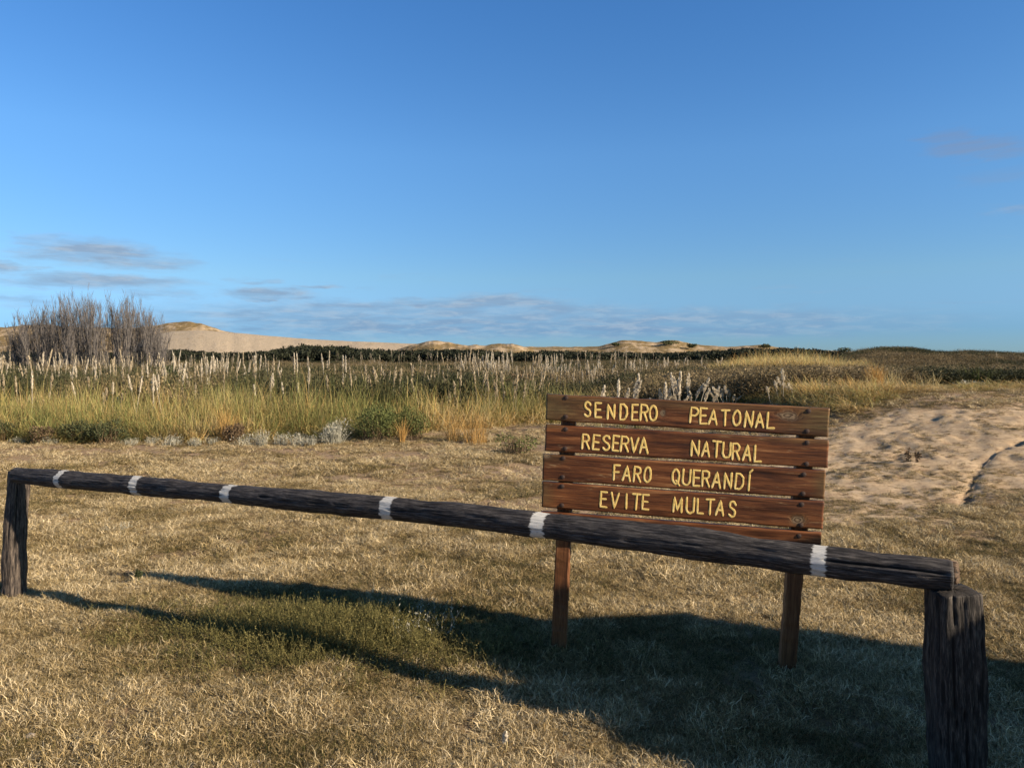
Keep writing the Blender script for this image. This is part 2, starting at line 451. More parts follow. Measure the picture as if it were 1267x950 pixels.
# ------------------------------------------------------------------ foliage shapes (numpy blades)
def blades(n, hmin, hmax, width, spread, lean, seg=3, droop=0.5, seed=0, base_r=0.03, curl=0.0):
    """n curved tapering blades, returned as verts and quad faces"""
    r = np.random.default_rng(seed)
    V = []; Fc = []
    for i in range(n):
        a = r.uniform(0, 2 * math.pi); h = r.uniform(hmin, hmax)
        b = base_r * math.sqrt(r.uniform(0, 1)); ba = r.uniform(0, 2 * math.pi)
        p = np.array([b * math.cos(ba), b * math.sin(ba), -0.004])
        ang = abs(r.normal(lean, spread)); wv = width * r.uniform(0.6, 1.3)
        tw = r.uniform(-0.7, 0.7); o = len(V)
        for k in range(seg + 1):
            t = k / seg
            ww = wv * (1 - t) ** 0.7 * 0.5 + 0.0004
            s = np.array([-math.sin(a + tw), math.cos(a + tw), 0.25 * math.sin(tw * 3)])
            V.append(p - s * ww); V.append(p + s * ww)
            an = ang + droop * t * (1 + curl * r.uniform(-1, 1))
            st = h / seg
            aa = a + curl * r.uniform(-0.6, 0.6)
            p = p + np.array([math.cos(aa) * math.sin(an), math.sin(aa) * math.sin(an), math.cos(an)]) * st
            p[2] = max(p[2], 0.003 + 0.004 * r.uniform(0, 1))
        for k in range(seg):
            q = o + 2 * k; Fc.append((q, q + 1, q + 3, q + 2))
    return np.array(V), np.array(Fc)

def leaves(n, rad, hgt, size, seed=0, flat=0.0, lump=3, z0=0.0, asp=1.7):
    """n little leaf quads in an uneven crown of several lobes"""
    r = np.random.default_rng(seed)
    lob = [(r.uniform(-.55, .55) * rad, r.uniform(-.55, .55) * rad, r.uniform(.35, .75) * hgt, r.uniform(.35, .6)) for _ in range(lump)]
    V = []; Fc = []
    for i in range(n):
        lx, ly, lz, lr = lob[r.integers(lump)]
        v = r.normal(size=3); v /= np.linalg.norm(v); q = r.uniform(0.25, 1) ** 0.5
        p = np.array([lx + v[0] * q * lr * rad, ly + v[1] * q * lr * rad, max(0.01, lz + v[2] * q * lr * hgt * 0.75)]); p[2] += z0
        d = r.normal(size=3) + np.array([0, 0, 0.7]); d /= np.linalg.norm(d)
        e = np.cross(d, r.normal(size=3)); e /= np.linalg.norm(e)
        s = size * r.uniform(0.6, 1.4); o = len(V)
        V += [p - e * s * .5, p + d * s * asp * .5, p + e * s * .5, p - d * s * asp * .5]
        Fc.append((o, o + 1, o + 2, o + 3))
    return np.array(V), np.array(Fc)

def join(*parts):
    V = []; Fc = []; o = 0
    for v, f in parts:
        V.append(v); Fc.append(f + o); o += len(v)
    return np.concatenate(V), np.concatenate(Fc)

def plume_np(L=0.5, W=0.045, stalk=0.8, seed=0, lean=0.12, n=46):
    """a feathery spindle on a thin stalk"""
    r = np.random.default_rng(seed); V = []; Fc = []
    a = r.uniform(0, 6.28); dx = np.array([math.cos(a), math.sin(a), 0])
    def pos(t): return dx * (lean * t + 0.10 * max(0, t - 0.7) * lean * 8) * (stalk + L) + np.array([0, 0, t * (stalk + L)])
    for s in (np.array([1, 0, 0]), np.array([0, 1, 0])):
        o = len(V)
        for t in (0, .35, .7, 1):
            p = pos(t * .95); V.append(p - s * 0.004); V.append(p + s * 0.004)
        for k in range(3): q = o + 2 * k; Fc.append((q, q + 1, q + 3, q + 2))
    t0 = stalk / (stalk + L)
    for i in range(n):
        t = r.uniform(0, 0.93); c = pos(t0 + (1 - t0) * t)
        wd = W * (math.sin(math.pi * min(1, 0.16 + t * 0.84)) ** 0.8) * r.uniform(.35, .95)
        b = r.uniform(0, 6.28); out = np.array([math.cos(b), math.sin(b), 0]); sd = np.array([-math.sin(b), math.cos(b), 0])
        tip = c + out * wd + np.array([0, 0, L * r.uniform(.12, .24)]) ; ww = 0.010 * r.uniform(.8, 1.5)
        o = len(V); mid = c * .45 + tip * .55 + out * wd * .25
        V += [c - sd * ww * .6, c + sd * ww * .6, mid + sd * ww, mid - sd * ww]; Fc.append((o, o + 1, o + 2, o + 3))
        V += [tip]; V += [tip + np.array([0, 0, .002])]; Fc.append((o + 3, o + 2, o + 4, o + 5))
    return np.array(V), np.array(Fc)

# ------------------------------------------------------------------ scatter: points + geometry nodes
def proto_coll(name, meshes):
    c = bpy.data.collections.new(name)
    for i, me in enumerate(meshes):
        o = bpy.data.objects.new(f'{name}_{i:02d}', me); c.objects.link(o)
    return c

def scatter(name, coll, nvar, P, rotz, scl, tint, label=None, cat=None, tilt=0.12):
    n = len(P)
    me = bpy.data.meshes.new(name); me.vertices.add(n)
    me.vertices.foreach_set('co', np.asarray(P, np.float32).ravel())
    def put(an, av, k='FLOAT'):
        a = me.attributes.new(an, k, 'POINT')
        a.data.foreach_set('vector' if k == 'FLOAT_VECTOR' else 'value', np.asarray(av).ravel())
    rot = np.stack([RNG.normal(0, tilt, n), RNG.normal(0, tilt, n), rotz], 1).astype(np.float32)
    put('rot', rot, 'FLOAT_VECTOR')
    scl = np.asarray(scl, np.float32)
    if scl.ndim == 1: scl = np.repeat(scl[:, None], 3, 1)
    put('scl', scl.astype(np.float32), 'FLOAT_VECTOR')
    put('tint', np.asarray(tint, np.float32))
    put('pick', RNG.integers(0, nvar, n).astype(np.int32), 'INT')
    o = bpy.data.objects.new(name, me); COL.objects.link(o)
    o['kind'] = 'stuff'
    if label: o['label'] = label
    if cat: o['category'] = cat
    g = bpy.data.node_groups.new(name + '_scatter', 'GeometryNodeTree')
    g.interface.new_socket('Geometry', in_out='INPUT', socket_type='NodeSocketGeometry')
    g.interface.new_socket('Geometry', in_out='OUTPUT', socket_type='NodeSocketGeometry')
    N = g.nodes.new; Lk = g.links.new
    gi = N('NodeGroupInput'); go = N('NodeGroupOutput'); iop = N('GeometryNodeInstanceOnPoints')
    ci = N('GeometryNodeCollectionInfo'); ci.inputs['Collection'].default_value = coll
    ci.inputs['Separate Children'].default_value = True; ci.inputs['Reset Children'].default_value = True
    def na(an, dt):
        q = N('GeometryNodeInputNamedAttribute'); q.data_type = dt; q.inputs[0].default_value = an; return q.outputs['Attribute']
    Lk(gi.outputs[0], iop.inputs['Points']); Lk(ci.outputs[0], iop.inputs['Instance'])
    iop.inputs['Pick Instance'].default_value = True
    Lk(na('pick', 'INT'), iop.inputs['Instance Index'])
    e2r = N('FunctionNodeEulerToRotation'); Lk(na('rot', 'FLOAT_VECTOR'), e2r.inputs[0]); Lk(e2r.outputs[0], iop.inputs['Rotation'])
    Lk(na('scl', 'FLOAT_VECTOR'), iop.inputs['Scale'])
    Lk(iop.outputs[0], go.inputs[0])
    md = o.modifiers.new('scatter', 'NODES'); md.node_group = g
    return o

def field(n, d0, d1, spread=0.80, margin=1.2, power=1.0):
    """random ground points in a fan wider than the view; density falls with distance"""
    d = d0 + (d1 - d0) * RNG.uniform(0, 1, n) ** power
    x = RNG.uniform(-1, 1, n) * (spread * d + margin)
    return x, d

# ---- short turf
turf = []
for i in range(8):
    v, f = blades(46, 0.025, 0.075, 0.0027, 0.42, 1.05, 4, 0.5, 100 + i, 0.06, 1.5)
    v2, f2 = blades(9, 0.04, 0.10, 0.0024, 0.45, 0.55, 5, 0.8, 200 + i, 0.05, 1.4)
    turf.append(mesh_np(f'turf_tuft_{i}', *join((v, f), (v2, f2)), m_turf))
turf_c = proto_coll('turf_tufts', turf)

def turf_field(n, d0, d1, s0, s1, power=1.0):
    x, y = field(n, d0, d1, .92, 2.6, power=power)
    s = sand_mask(x, y)
    e = fbm(x * 3, y * 3, seed=44, oct=3)
    keep = RNG.uniform(0, 1, len(x)) > np.clip(sstep(s, 0.1, 0.7) * (0.77 + 1.0 * (0.5 - e) * 2), 0, 0.985)
    bare = sstep(fbm(x * 1.3 + 7, y * 1.3, seed=91, oct=5, gain=.65), 0.54, 0.64)
    keep &= RNG.uniform(0, 1, len(x)) > 0.75 * bare
    # worn spot of bare earth in the lower left corner
    keep &= RNG.uniform(0, 1, len(x)) > 0.75 * np.exp(-(((x + 2.1) / 0.55) ** 2 + ((y - 2.65) / 0.22) ** 2))
    keep &= dist_track(x, y) > .16 * RNG.uniform(.3, 1.3, len(x))
    far_bare = sstep(y, 5.0, 8.0) * sstep(fbm(x * .8 + 2, y * 1.5, seed=93, oct=4), .50, .62)
    keep = np.where(RNG.uniform(0, 1, len(x)) < .6 * far_bare, False, keep)
    x, y, s = x[keep], y[keep], s[keep]
    g = GREEN(x, y)
    tint = 0.73 - 0.30 * g + 0.44 * (fbm(x * 1.1, y * 1.5, seed=71, oct=5, gain=.7) - 0.5) * 2 + RNG.normal(0, 0.11, len(x))
    cl = fbm(x * 4.5, y * 4.5, seed=85, oct=3)
    sc = RNG.uniform(s0, s1, len(x)) * (0.55 + 0.5 * fbm(x * 1.7, y * 1.7, seed=83) + 0.50 * sstep(cl, .35, .65)) * (1 - .5 * sstep(s, .2, .7))
    tint = tint + .22 * (sstep(cl, .35, .65) - .5)
    return x, y, np.clip(tint, 0.02, 0.98), sc

X = []; 
for args in ((92000, 2.0, 5.0, 0.65, 1.05), (80000, 5.0, 9.0, 0.85, 1.25), (62000, 9.0, 19.0, 1.0, 1.7)):
    X.append(turf_field(*args))
x, y, tint, sc = [np.concatenate([q[i] for q in X]) for i in range(4)]
# none where the added shadow-casting hut stands
zs = np.interp(y, [2, 4.5, 7, 15], [.62, .54, .44, .36]) * RNG.uniform(.7, 1.25, len(x))
scatter('short_grass', turf_c, 8, np.stack([x, y, land(x, y)], 1), RNG.uniform(0, 6.28, len(x)), np.stack([sc * .92, sc * .92, sc * zs], 1), tint,
        'short dry straw coloured turf matted over the ground around the fence', 'grass', 0.2)

# ---- dry litter and stubble on the sandy slope
x, y = field(26000, 6.6, 12.5, .85, 1)
k = (sand_mask(x, y) > .12) & (fbm(x * 2.1, y * 3.4, seed=57, oct=4) > .47); x, y = x[k], y[k]
k = RNG.uniform(0, 1, len(x)) < .85; x, y = x[k], y[k]
scatter('sand_litter', turf_c, 8, np.stack([x, y, land(x, y)], 1), RNG.uniform(0, 6.28, len(x)), np.stack([RNG.uniform(.4, 1.0, len(x)), RNG.uniform(.4, 1.0, len(x)), RNG.uniform(.15, .5, len(x))], 1),
        np.clip(RNG.normal(.5, .16, len(x)), 0, 1), 'flattened dry litter strewn over the sandy slope', 'litter', 0.1)

# ---- leafy green weeds between the two shadows, and sparser elsewhere
weeds = []
for i in range(5):
    r = np.random.default_rng(300 + i); parts = []
    for k in range(9):
        v, f = blades(1, 0.08, 0.24, 0.003, 0.3, 0.3, 3, 0.4, 310 + i * 20 + k, 0.05, 0.6)
        parts.append((v, f))
        for q in range(12):
            t = (q + 1) / 13 * 3; i0 = min(2, int(t)); c = (v[2 * i0] * (1 - (t - i0)) + v[2 * i0 + 2] * (t - i0))
            d = r.normal(size=3); d /= np.linalg.norm(d); e = np.cross(d, r.normal(size=3)); e /= np.linalg.norm(e)
            s = r.uniform(.003, .0075)
            parts.append((np.array([c, c + d * s + e * s * .5, c + d * s * 2.2, c + d * s - e * s * .5]), np.array([[0, 1, 2, 3]])))
    weeds.append(mesh_np(f'weed_{i}', *join(*parts), m_weed))
weed_c = proto_coll('weed_tufts', weeds)
n = 1500
x = RNG.normal(-1.1, 0.52, n); y = RNG.normal(4.03, 0.24, n) - 0.20 * (x + 1.05)
x2, y2 = field(2500, 2.2, 9); k = GREEN(x2, y2) > 0.45; x = np.concatenate([x, x2[k]]); y = np.concatenate([y, y2[k]])
big = np.exp(-(((x + 1.05) / 0.9) ** 2 + ((y - 4.03) / 0.45) ** 2))
scatter('green_weeds', weed_c, 5, np.stack([x, y, land(x, y)], 1), RNG.uniform(0, 6.28, len(x)), np.stack([.8 + 0 * x, .8 + 0 * x, (0.28 + 0.42 * big) * RNG.uniform(.6, 1.3, len(x))], 1),
        np.clip(RNG.normal(0.5, 0.2, len(x)), 0, 1), 'low leafy green weeds in the turf between the two shadows', 'weeds')

# ---- tall yellow green reed grass at the edge of the reserve
reed = []
for i in range(6):
    v, f = blades(64, 0.25, 0.95, 0.012, 0.42, 0.32, 5, 1.1, 400 + i, 0.24, 1.6)
    reed.append(mesh_np(f'reed_tuft_{i}', *join((v, f), blades(4, 0.8, 1.25, 0.009, 0.22, 0.12, 4, 0.25, 450 + i, 0.2, 0.5)), m_reed))
reed_c = proto_coll('reed_tufts', reed)
EDGE_PX = np.array([(-400, 552), (0, 549), (60, 551), (150, 548), (260, 549), (400, 543), (480, 541), (560, 534), (640, 528), (680, 526), (760, 522), (860, 513), (950, 503), (1040, 496), (1100, 491), (1180, 488), (1267, 485), (1500, 480)], float)
def edge_depth(x, y):
    """how far behind the meadow's edge a point lies (m)"""
    u = x / np.maximum(y, 0.1) * F + PW / 2
    e = np.interp(u, EDGE_PX[:, 0], EDGE_PX[:, 1])
    zz = 0.92 * sstep(u, 760, 1090)
    return y - (CAM_H - zz * 0.95) * F / (e - 437)
x, y = field(18000, 11.5, 26, 0.95, 4)
ed = edge_depth(x, y); u = x / y * F + PW / 2
front = sstep(ed + 0.8 * (fbm(x, y, seed=7) - 0.5), 0.0, 0.5)
depthlim = np.interp(u, [-400, 0, 200, 330, 420, 520, 650, 760, 900, 1040, 1120, 1300], [6, 6, 4.6, 3.8, 3.4, 3.6, 3.4, 2.2, 1.6, 1.6, 1.0, .8]) + 3 * (fbm(x / 2, y / 2, seed=19) - 0.5)
k = (RNG.uniform(0, 1, len(x)) < front) & (ed < depthlim)
x, y, ed, u = x[k], y[k], ed[k], u[k]
hs = 0.42 + 0.46 * sstep(ed, 0, 1.8)
hs = hs * np.interp(u, [-400, 0, 640, 760, 900, 1060, 1130, 1300], [1, 1, .95, .7, .5, .42, .32, .3])
hs = hs * (.65 + .7 * fbm(x / .8, y / .8, seed=67, oct=3))
tint = 0.54 + 0.6 * (fbm(x / 1.2, y / 1.2, seed=23, oct=3) - 0.5) + RNG.normal(0, .14, len(x)) + 0.22 * np.exp(-((u - 610) / 90) ** 2 - (ed / 1.6) ** 2) + 0.22 * sstep(u, 860, 980)
scl = np.stack([RNG.uniform(.8, 1.2, len(x)), RNG.uniform(.8, 1.2, len(x)), hs * RNG.uniform(.75, 1.2, len(x))], 1)
scatter('reed_grass', reed_c, 6, np.stack([x, y, surf(x, y)], 1), RNG.uniform(0, 6.28, len(x)), scl, np.clip(tint, 0, 1),
        'waist high yellow green grass along the far edge of the meadow', 'grass', 0.08)

# ---- orange grass on the low rise right of the plumes
x, y = field(11000, 24, 44, 0.55, 0)
u = x / y * F + PW / 2
k = (u > 880 + 25 * (fbm(x, y, seed=3) - .5)) & (u < 1080)
x, y, u = x[k], y[k], u[k]
mound = 0.95 * np.exp(-((u - 975) / 75) ** 2)
hcap = np.exp(-((u - 975) / 70) ** 4)
scatter('orange_grass', reed_c, 6, np.stack([x, y, surf(x, y) + 0.1 * hcap], 1), RNG.uniform(0, 6.28, len(x)),
        np.stack([np.full(len(x), 1.6), np.full(len(x), 1.6), (0.5 + .35 * hcap) * RNG.uniform(.7, 1.1, len(x))], 1), np.clip(RNG.normal(.80, .05, len(x)), 0, 1),
        'tawny orange tall grass on the low rise behind the sign', 'grass', 0.1)

# ---- dark scrub filling the reserve
scrub = []
for i in range(7):
    v, f = leaves(260, 0.75, 0.85, 0.035, 500 + i, lump=4)
    v2, f2 = blades(70, 0.5, 1.05, 0.012, 0.25, 0.35, 3, 0.15, 520 + i, 0.35, 0.3)
    scrub.append(mesh_np(f'scrub_{i}', *join((v, f), (v2, f2)), m_scrub))
scrub_c = proto_coll('scrub_clumps', scrub)
x, y = field(21000, 15.5, 130, 0.82, 4, 1.35)
ed = edge_depth(x, y); u = x / y * F + PW / 2
k = ed > np.interp(u, [-400, 0, 330, 420, 650, 760, 1040, 1120, 1500], [4.6, 4.6, 3.0, 2.4, 2.4, .5, .5, .6, .5])
onhill = hill_h(x, y) > 0.2
k &= ~((u > 895) & (u < 1060) & (y > 24) & (y < 42))
x, y, u, ed = x[k], y[k], u[k], ed[k]
h = 0.35 + 1.1 * fbm(x / 2.2, y / 2.2, seed=29, oct=3)
h *= np.where(hill_h(x, y) > 0.2, 0.6, 1.0) * np.where((u > 1040) & (y < 40), 0.75, 1)
h *= np.where(u < 680, 1.45, 1.0)
cap = 1.62 - (1 + 20 * fbm(x / 5, y / 7, seed=53, oct=4)) / F * y - surf(x, y)
h = np.where(hill_h(x, y) > 0.2, h, np.minimum(h, np.maximum(cap, .25)))
tint = 0.12 + 0.85 * sstep(fbm(x / 3.5 + 3, y / 5, seed=37, oct=3), 0.38, 0.66) * 0.75 + RNG.normal(0, .08, len(x))
w_ = 0.8 + 0.012 * y
scatter('scrub', scrub_c, 7, np.stack([x, y, surf(x, y) - .03], 1), RNG.uniform(0, 6.28, len(x)),
        np.stack([w_ * RNG.uniform(.8, 1.3, len(x)), w_ * RNG.uniform(.8, 1.3, len(x)), h * RNG.uniform(.62, 1.0, len(x))], 1), np.clip(tint, 0, 1),
        'dark olive and brown scrub covering the reserve behind the meadow', 'scrub', 0.06)

# ---- far dark wood along the foot of the dunes
wood = []
for i in range(5):
    wood.append(mesh_np(f'wood_crown_{i}', *leaves(300, 1.0, 1.0, 0.12, 600 + i, lump=6), m_wood_far))
wood_c = proto_coll('wood_crowns', wood)
WP = np.array([(-300, 432), (150, 433), (205, 428), (240, 430), (280, 433), (335, 430), (355, 423.5), (390, 421), (425, 423), (445, 428), (480, 429), (500, 429), (530, 428.5), (590, 429), (620, 432),
               (660, 433.5), (700, 434.5), (760, 435.5), (830, 436), (868, 433.5), (905, 431), (925, 428), (940, 432), (960, 429), (1000, 430), (1025, 433), (1050, 436), (1075, 439)], float)
n = 3400
u = RNG.uniform(-300, 1070, n); D = RNG.uniform(105, 185, n) ; x = (u - PW / 2) / F * D
top = np.interp(u, WP[:, 0], WP[:, 1]) + RNG.uniform(-1.2, 3.0, n)
hh = np.maximum(CAM_H + (437 - top) / F * D, 1.0) * RNG.uniform(.62, .86, n)
scatter('distant_wood', wood_c, 5, np.stack([x, D, land(x, D) - .2], 1), RNG.uniform(0, 6.28, n),
        np.stack([RNG.uniform(1.2, 2.4, n), RNG.uniform(1.2, 2.4, n), hh], 1), np.clip(RNG.normal(.4, .25, n), 0, 1),
        'long dark belt of dense bushes at the foot of the dunes', 'bushes', 0.03)

# ---- far plumes past the individually built ones
fp = [mesh_np(f'far_plume_{i}', *plume_np(0.40, 0.055, 1.22, 700 + i, 0.06, 26), m_plume_far) for i in range(5)]
fp_c = proto_coll('far_plumes', fp)
n = 2200
x, y = field(n, 24, 95, 0.8, 2, 1.2); u = x / y * F + PW / 2
dens = 0.25 + 0.9 * sstep(fbm(x / 6, y / 9, seed=47, oct=3), .42, .62)
dens *= np.interp(u, [-300, 0, 330, 420, 560, 700, 860, 900, 1300], [1, 1, .8, .45, .8, .6, .35, .05, .0])
k = RNG.uniform(0, 1, n) < dens; x, y = x[k], y[k]
sc = (CAM_H + RNG.uniform(-22, 3, len(x)) / F * y + .05 - surf(x, y)) / 1.62
scatter('distant_pampas_grass', fp_c, 5, np.stack([x, y, surf(x, y)], 1), RNG.uniform(0, 6.28, len(x)), np.stack([.9 + y * .008, .9 + y * .008, sc], 1), RNG.uniform(0, 1, len(x)),
        'far pale pampas plumes standing over the scrub', 'pampas grass', 0.08)

# ------------------------------------------------------------------ pampas clumps, each a thing
plumes = [mesh_np('plume', *plume_np(RNG.uniform(.32, .50), RNG.uniform(.032, .05), RNG.uniform(.8, .95), 800 + i, RNG.uniform(.0, .10), 62), m_plume) for i in range(9)]
plumes_w = [mesh_np('plume', *plume_np(RNG.uniform(.42, .56), RNG.uniform(.036, .05), RNG.uniform(.7, .85), 860 + i, RNG.uniform(.0, .14), 90), m_plume_white) for i in range(5)]
plumes_t = [mesh_np('plume', *plume_np(RNG.uniform(.28, .46), RNG.uniform(.028, .045), RNG.uniform(.75, 1.0), 830 + i, RNG.uniform(.0, .10), 58), m_plume_tan) for i in range(9)]
tuss = [mesh_np('leaf_tussock', *blades(80, .5, 1.0, .011, .22, .25, 4, 1.1, 850 + i, .14, .4), m_pamleaf) for i in range(4)]
def pampas(px, d, top_py, nplume, bright, label, group, spread=0.35, leaf=1.0):
    """top_py: where its tallest plume ends in the photo, gives its height at distance d"""
    x = (px - PW / 2) / F * d; z = float(surf(np.array([x]), np.array([d]))[0])
    H = CAM_H + (437 - top_py) / F * d - z
    fat = 1.25 if group == G2 else 1.0
    e = link('pampas_clump', None, loc=(x, d, z), label=label, cat='pampas plant', group=group)
    t = link('leaf_tussock', random.choice(tuss), e); t.scale = (leaf, leaf, leaf * min(1, .75 * H / 1.1)); t.rotation_euler = (0, 0, random.uniform(0, 6))
    for k in range(nplume):
        p = link('plume', random.choice(plumes_w if group == G2 else plumes if bright else plumes_t), e)
        p.location = (random.uniform(-spread, spread), random.uniform(-.25, .25), 0)
        s = H / 1.32 * (1 if k == 0 else random.uniform(.52, 1.0))
        p.scale = (1.1 * fat, 1.1 * fat, s); p.rotation_euler = (random.gauss(0, .08), random.gauss(0, .11), random.uniform(0, 6.28))
    return e

G1 = 'pampas grass clumps standing in the reserve'
G2 = 'white plumed pampas clumps behind the sign'
for px, d, ty, n, sp, lb in ((832, 14.6, 461, 10, .24, 'dense white pampas plumes standing just above the sign, left half of the tight bright cluster'),
                             (853, 14.8, 464, 9, .26, 'dense white pampas plumes above the sign, right half of the tight bright cluster'),
                             (872, 15.2, 467, 3, .2, 'few white plumes leaning right beside the bright cluster above the sign'),
                             (890, 15.4, 474, 8, .28, 'short row of low white plumes between the bright cluster and the orange grass'),
                             (788, 14.8, 463, 4, .25, 'thin group of pale plumes above the gap in the top line of sign lettering'),
                             (770, 14.4, 462, 2, .15, 'pair of slim pale plumes above the middle of the sign'),
                             (743, 14.2, 480, 1, .05, 'single short plume leaning left over the top edge of the sign'),
                             (966, 14.4, 458, 7, .28, 'bright white pampas plumes fanning out above the right end of the sign'),
                             (985, 15.6, 466, 3, .3, 'three thin white plumes right of the fanned white clump'),
                             (1020, 16.5, 466, 5, .4, 'pale plumes among orange grass right of the fanned white clump'),
                             (1040, 15.0, 474, 3, .3, 'reddish cream plumes leaning right beside the tall orange grass')):
    pampas(px, d, ty, n, True, lb, G2, sp, .6)
LAND = [(15, 'near the left border'), (50, 'before the thicket left flank'), (95, 'before the highest thicket part'), (133, 'before the gap in the thicket'),
        (172, 'before the narrow thicket lobe'), (215, 'before the thicket right edge'), (262, 'below the rounded dune top'), (318, 'below the smooth sand face'), (372, 'below the low end of the dune'),
        (430, 'below the dark dune foot bushes'), (490, 'behind the broad green bush'), (545, 'below the grassed mound'), (600, 'behind the orange fringe'), (660, 'left of the sign top'), (705, 'above the sign left corner'),
        (760, 'above the first sign word'), (815, 'below the grassed dune humps'), (880, 'behind the bright white cluster'), (950, 'above the second sign word'),
        (1120, 'before the rounded dark hill'), (2000, 'above the sandy slope')]
WORDS = ['no', 'lone plume', 'plume pair', 'plume trio', 'clump of four plumes', 'clump of five plumes', 'clump of six plumes']
def spots(n, lo, hi, d0, d1, t0, t1, bright, group, lb, nmin=1, nmax=4):
    for i in range(n):
        d = d0 + (d1 - d0) * random.random() ** 1.2
        px = random.uniform(lo, hi)
        z = 1.6 + (437 - random.uniform(t0, t1)) / F * d
        ty = 437 + (CAM_H - min(z, 2.05)) / d * F
        k = random.randint(nmin, nmax); br_ = bright and random.random() < .6
        q = (d - d0) / (d1 - d0); row = 'front' if q < .33 else 'middle' if q < .66 else 'rear'
        lm = next(t for lim, t in LAND if px < lim)
        tall = 'tall ' if ty < t0 + .4 * (t1 - t0) else 'low ' if ty > t0 + .75 * (t1 - t0) else ''
        USED = globals().setdefault('USED', {})
        lb_ = f"{tall}{'white' if br_ else 'tan'} {WORDS[k]}, {row} row, {lm}"
        USED[lb_] = USED.get(lb_, 0) + 1
        if USED[lb_] == 2: lb_ = 'further ' + lb_
        if USED[lb_.replace('further ', '')] == 3: lb_ = 'third ' + lb_
        pampas(px, d, ty, k, br_, lb_, group, .5, .9)
spots(56, -90, 210, 17, 32, 430, 456, True, 'pale pampas clumps in front of the bare thicket', 'pale pampas clump in the dense stand before the bare leafless thicket', 1, 4)
spots(12, -40, 200, 14.6, 17, 452, 476, True, 'scattered low plumes in the yellow grass on the left', 'low cream plumes rising from the yellow grass left of the dune', 1, 3)
spots(52, 210, 430, 19, 34, 434, 450, True, 'pampas clumps below the sand dune', 'pampas clump standing in the scrub below the tall sand dune', 1, 3)
spots(10, 210, 430, 15.5, 18, 452, 470, True, 'single plumes in front of the dune side scrub', 'slim plumes at the back edge of the yellow grass below the dune', 1, 2)
spots(40, 440, 680, 16, 24, 441, 466, False, 'tan pampas clumps left of the sign', 'slender tan plumes above the brown scrub left of the sign', 1, 4)
spots(26, 560, 700, 28, 40, 434, 440, True, 'pale far pampas clumps below the dark bushes', 'pale pampas clump in the far row below the dark bushes', 3, 6)
spots(34, 690, 890, 24, 38, 440, 452, True, 'pampas clumps beyond the sign', 'cream pampas clump in the olive scrub beyond the sign', 2, 5)
spots(10, 1060, 1240, 18, 30, 446, 466, False, 'sparse plumes before the dark hill', 'sparse grey plume in the dark scrub before the right hand hill', 1, 2)

# ------------------------------------------------------------------ bare thicket (leafless saplings)
def sapling(seed, H=5.0):
    r = random.Random(seed); tr = MB(); tw = MB()
    for s in range(r.randint(4, 6)):
        a = r.uniform(0, 6.28); ln = r.uniform(.02, .16); h = H * r.uniform(.72, 1.0)
        base = Vector((r.uniform(-.3, .3), r.uniform(-.3, .3), -.1))
        pts = [base]
        for k in range(1, 6):
            t = k / 5; pts.append(base + Vector((math.cos(a) * ln * h * t ** 1.2 + r.gauss(0, .04), math.sin(a) * ln * h * t ** 1.2 + r.gauss(0, .04), h * t)))
        tr.tube(pts, [.026, .021, .016, .012, .008, .004], 4, cap=False)
        for b in range(11):
            t = r.uniform(.22, .97); i = min(4, int(t * 5)); p = pts[i].lerp(pts[i + 1], t * 5 - i)
            ba = r.uniform(0, 6.28); bl = r.uniform(.35, 1.25) * (1.15 - t * .6); up = r.uniform(1.9, 4.5)
            d = Vector((math.cos(ba), math.sin(ba), up)).normalized()
            e = p + d * bl * .5; g = e + (d + Vector((0, 0, .5))).normalized() * bl * .6
            tw.tube([p, e, g], [.009, .007, .003], 3, cap=False)
            for q in range(4):
                p2 = p.lerp(g, r.uniform(.3, .9)); a2 = r.uniform(0, 6.28)
                d2 = Vector((math.cos(a2), math.sin(a2), r.uniform(2.2, 5))).normalized()
                tw.tube([p2, p2 + d2 * r.uniform(.25, .6)], [.007, .003], 3, cap=False)
    return tr.mesh('trunk', m_bark), tw.mesh('crown', m_twig)
saps = [sapling(900 + i) for i in range(6)]
def place_sap(px, d, topy, label, group):
    x = (px - PW / 2) / F * d; z = hz(x, d)
    H = CAM_H + (437 - topy) / F * d - z
    e = link('bare_sapling', None, loc=(x, d, z), rot=(0, 0, random.uniform(0, 6.28)), label=label, cat='sapling', group=group)
    a, b = random.choice(saps); s = H / 4.9
    for nm, me in (('trunk', a), ('crown', b)):
        o = link(nm, me, e); o.scale = (1, 1, s)
def sap_top(px): return np.interp(px, [5, 20, 35, 60, 75, 100, 120, 135, 150, 170, 185, 197, 210], [418, 405, 386, 372, 368, 364, 366, 369, 364, 369, 378, 395, 415])
for i in range(36):
    px = 12 + (126 - 12) * (i + random.uniform(.1, .9)) / 36
    place_sap(px, random.uniform(44, 52), sap_top(px) + random.uniform(-2, 9), 'leafless grey sapling in the wide left lobe of the bare thicket', 'bare saplings of the left thicket')
for i in range(22):
    px = 137 + (203 - 137) * (i + random.uniform(.1, .9)) / 22
    place_sap(px, random.uniform(44, 52), sap_top(px) + random.uniform(-2, 9), 'leafless grey sapling in the narrow right lobe of the thicket beside the dune', 'bare saplings of the right thicket')

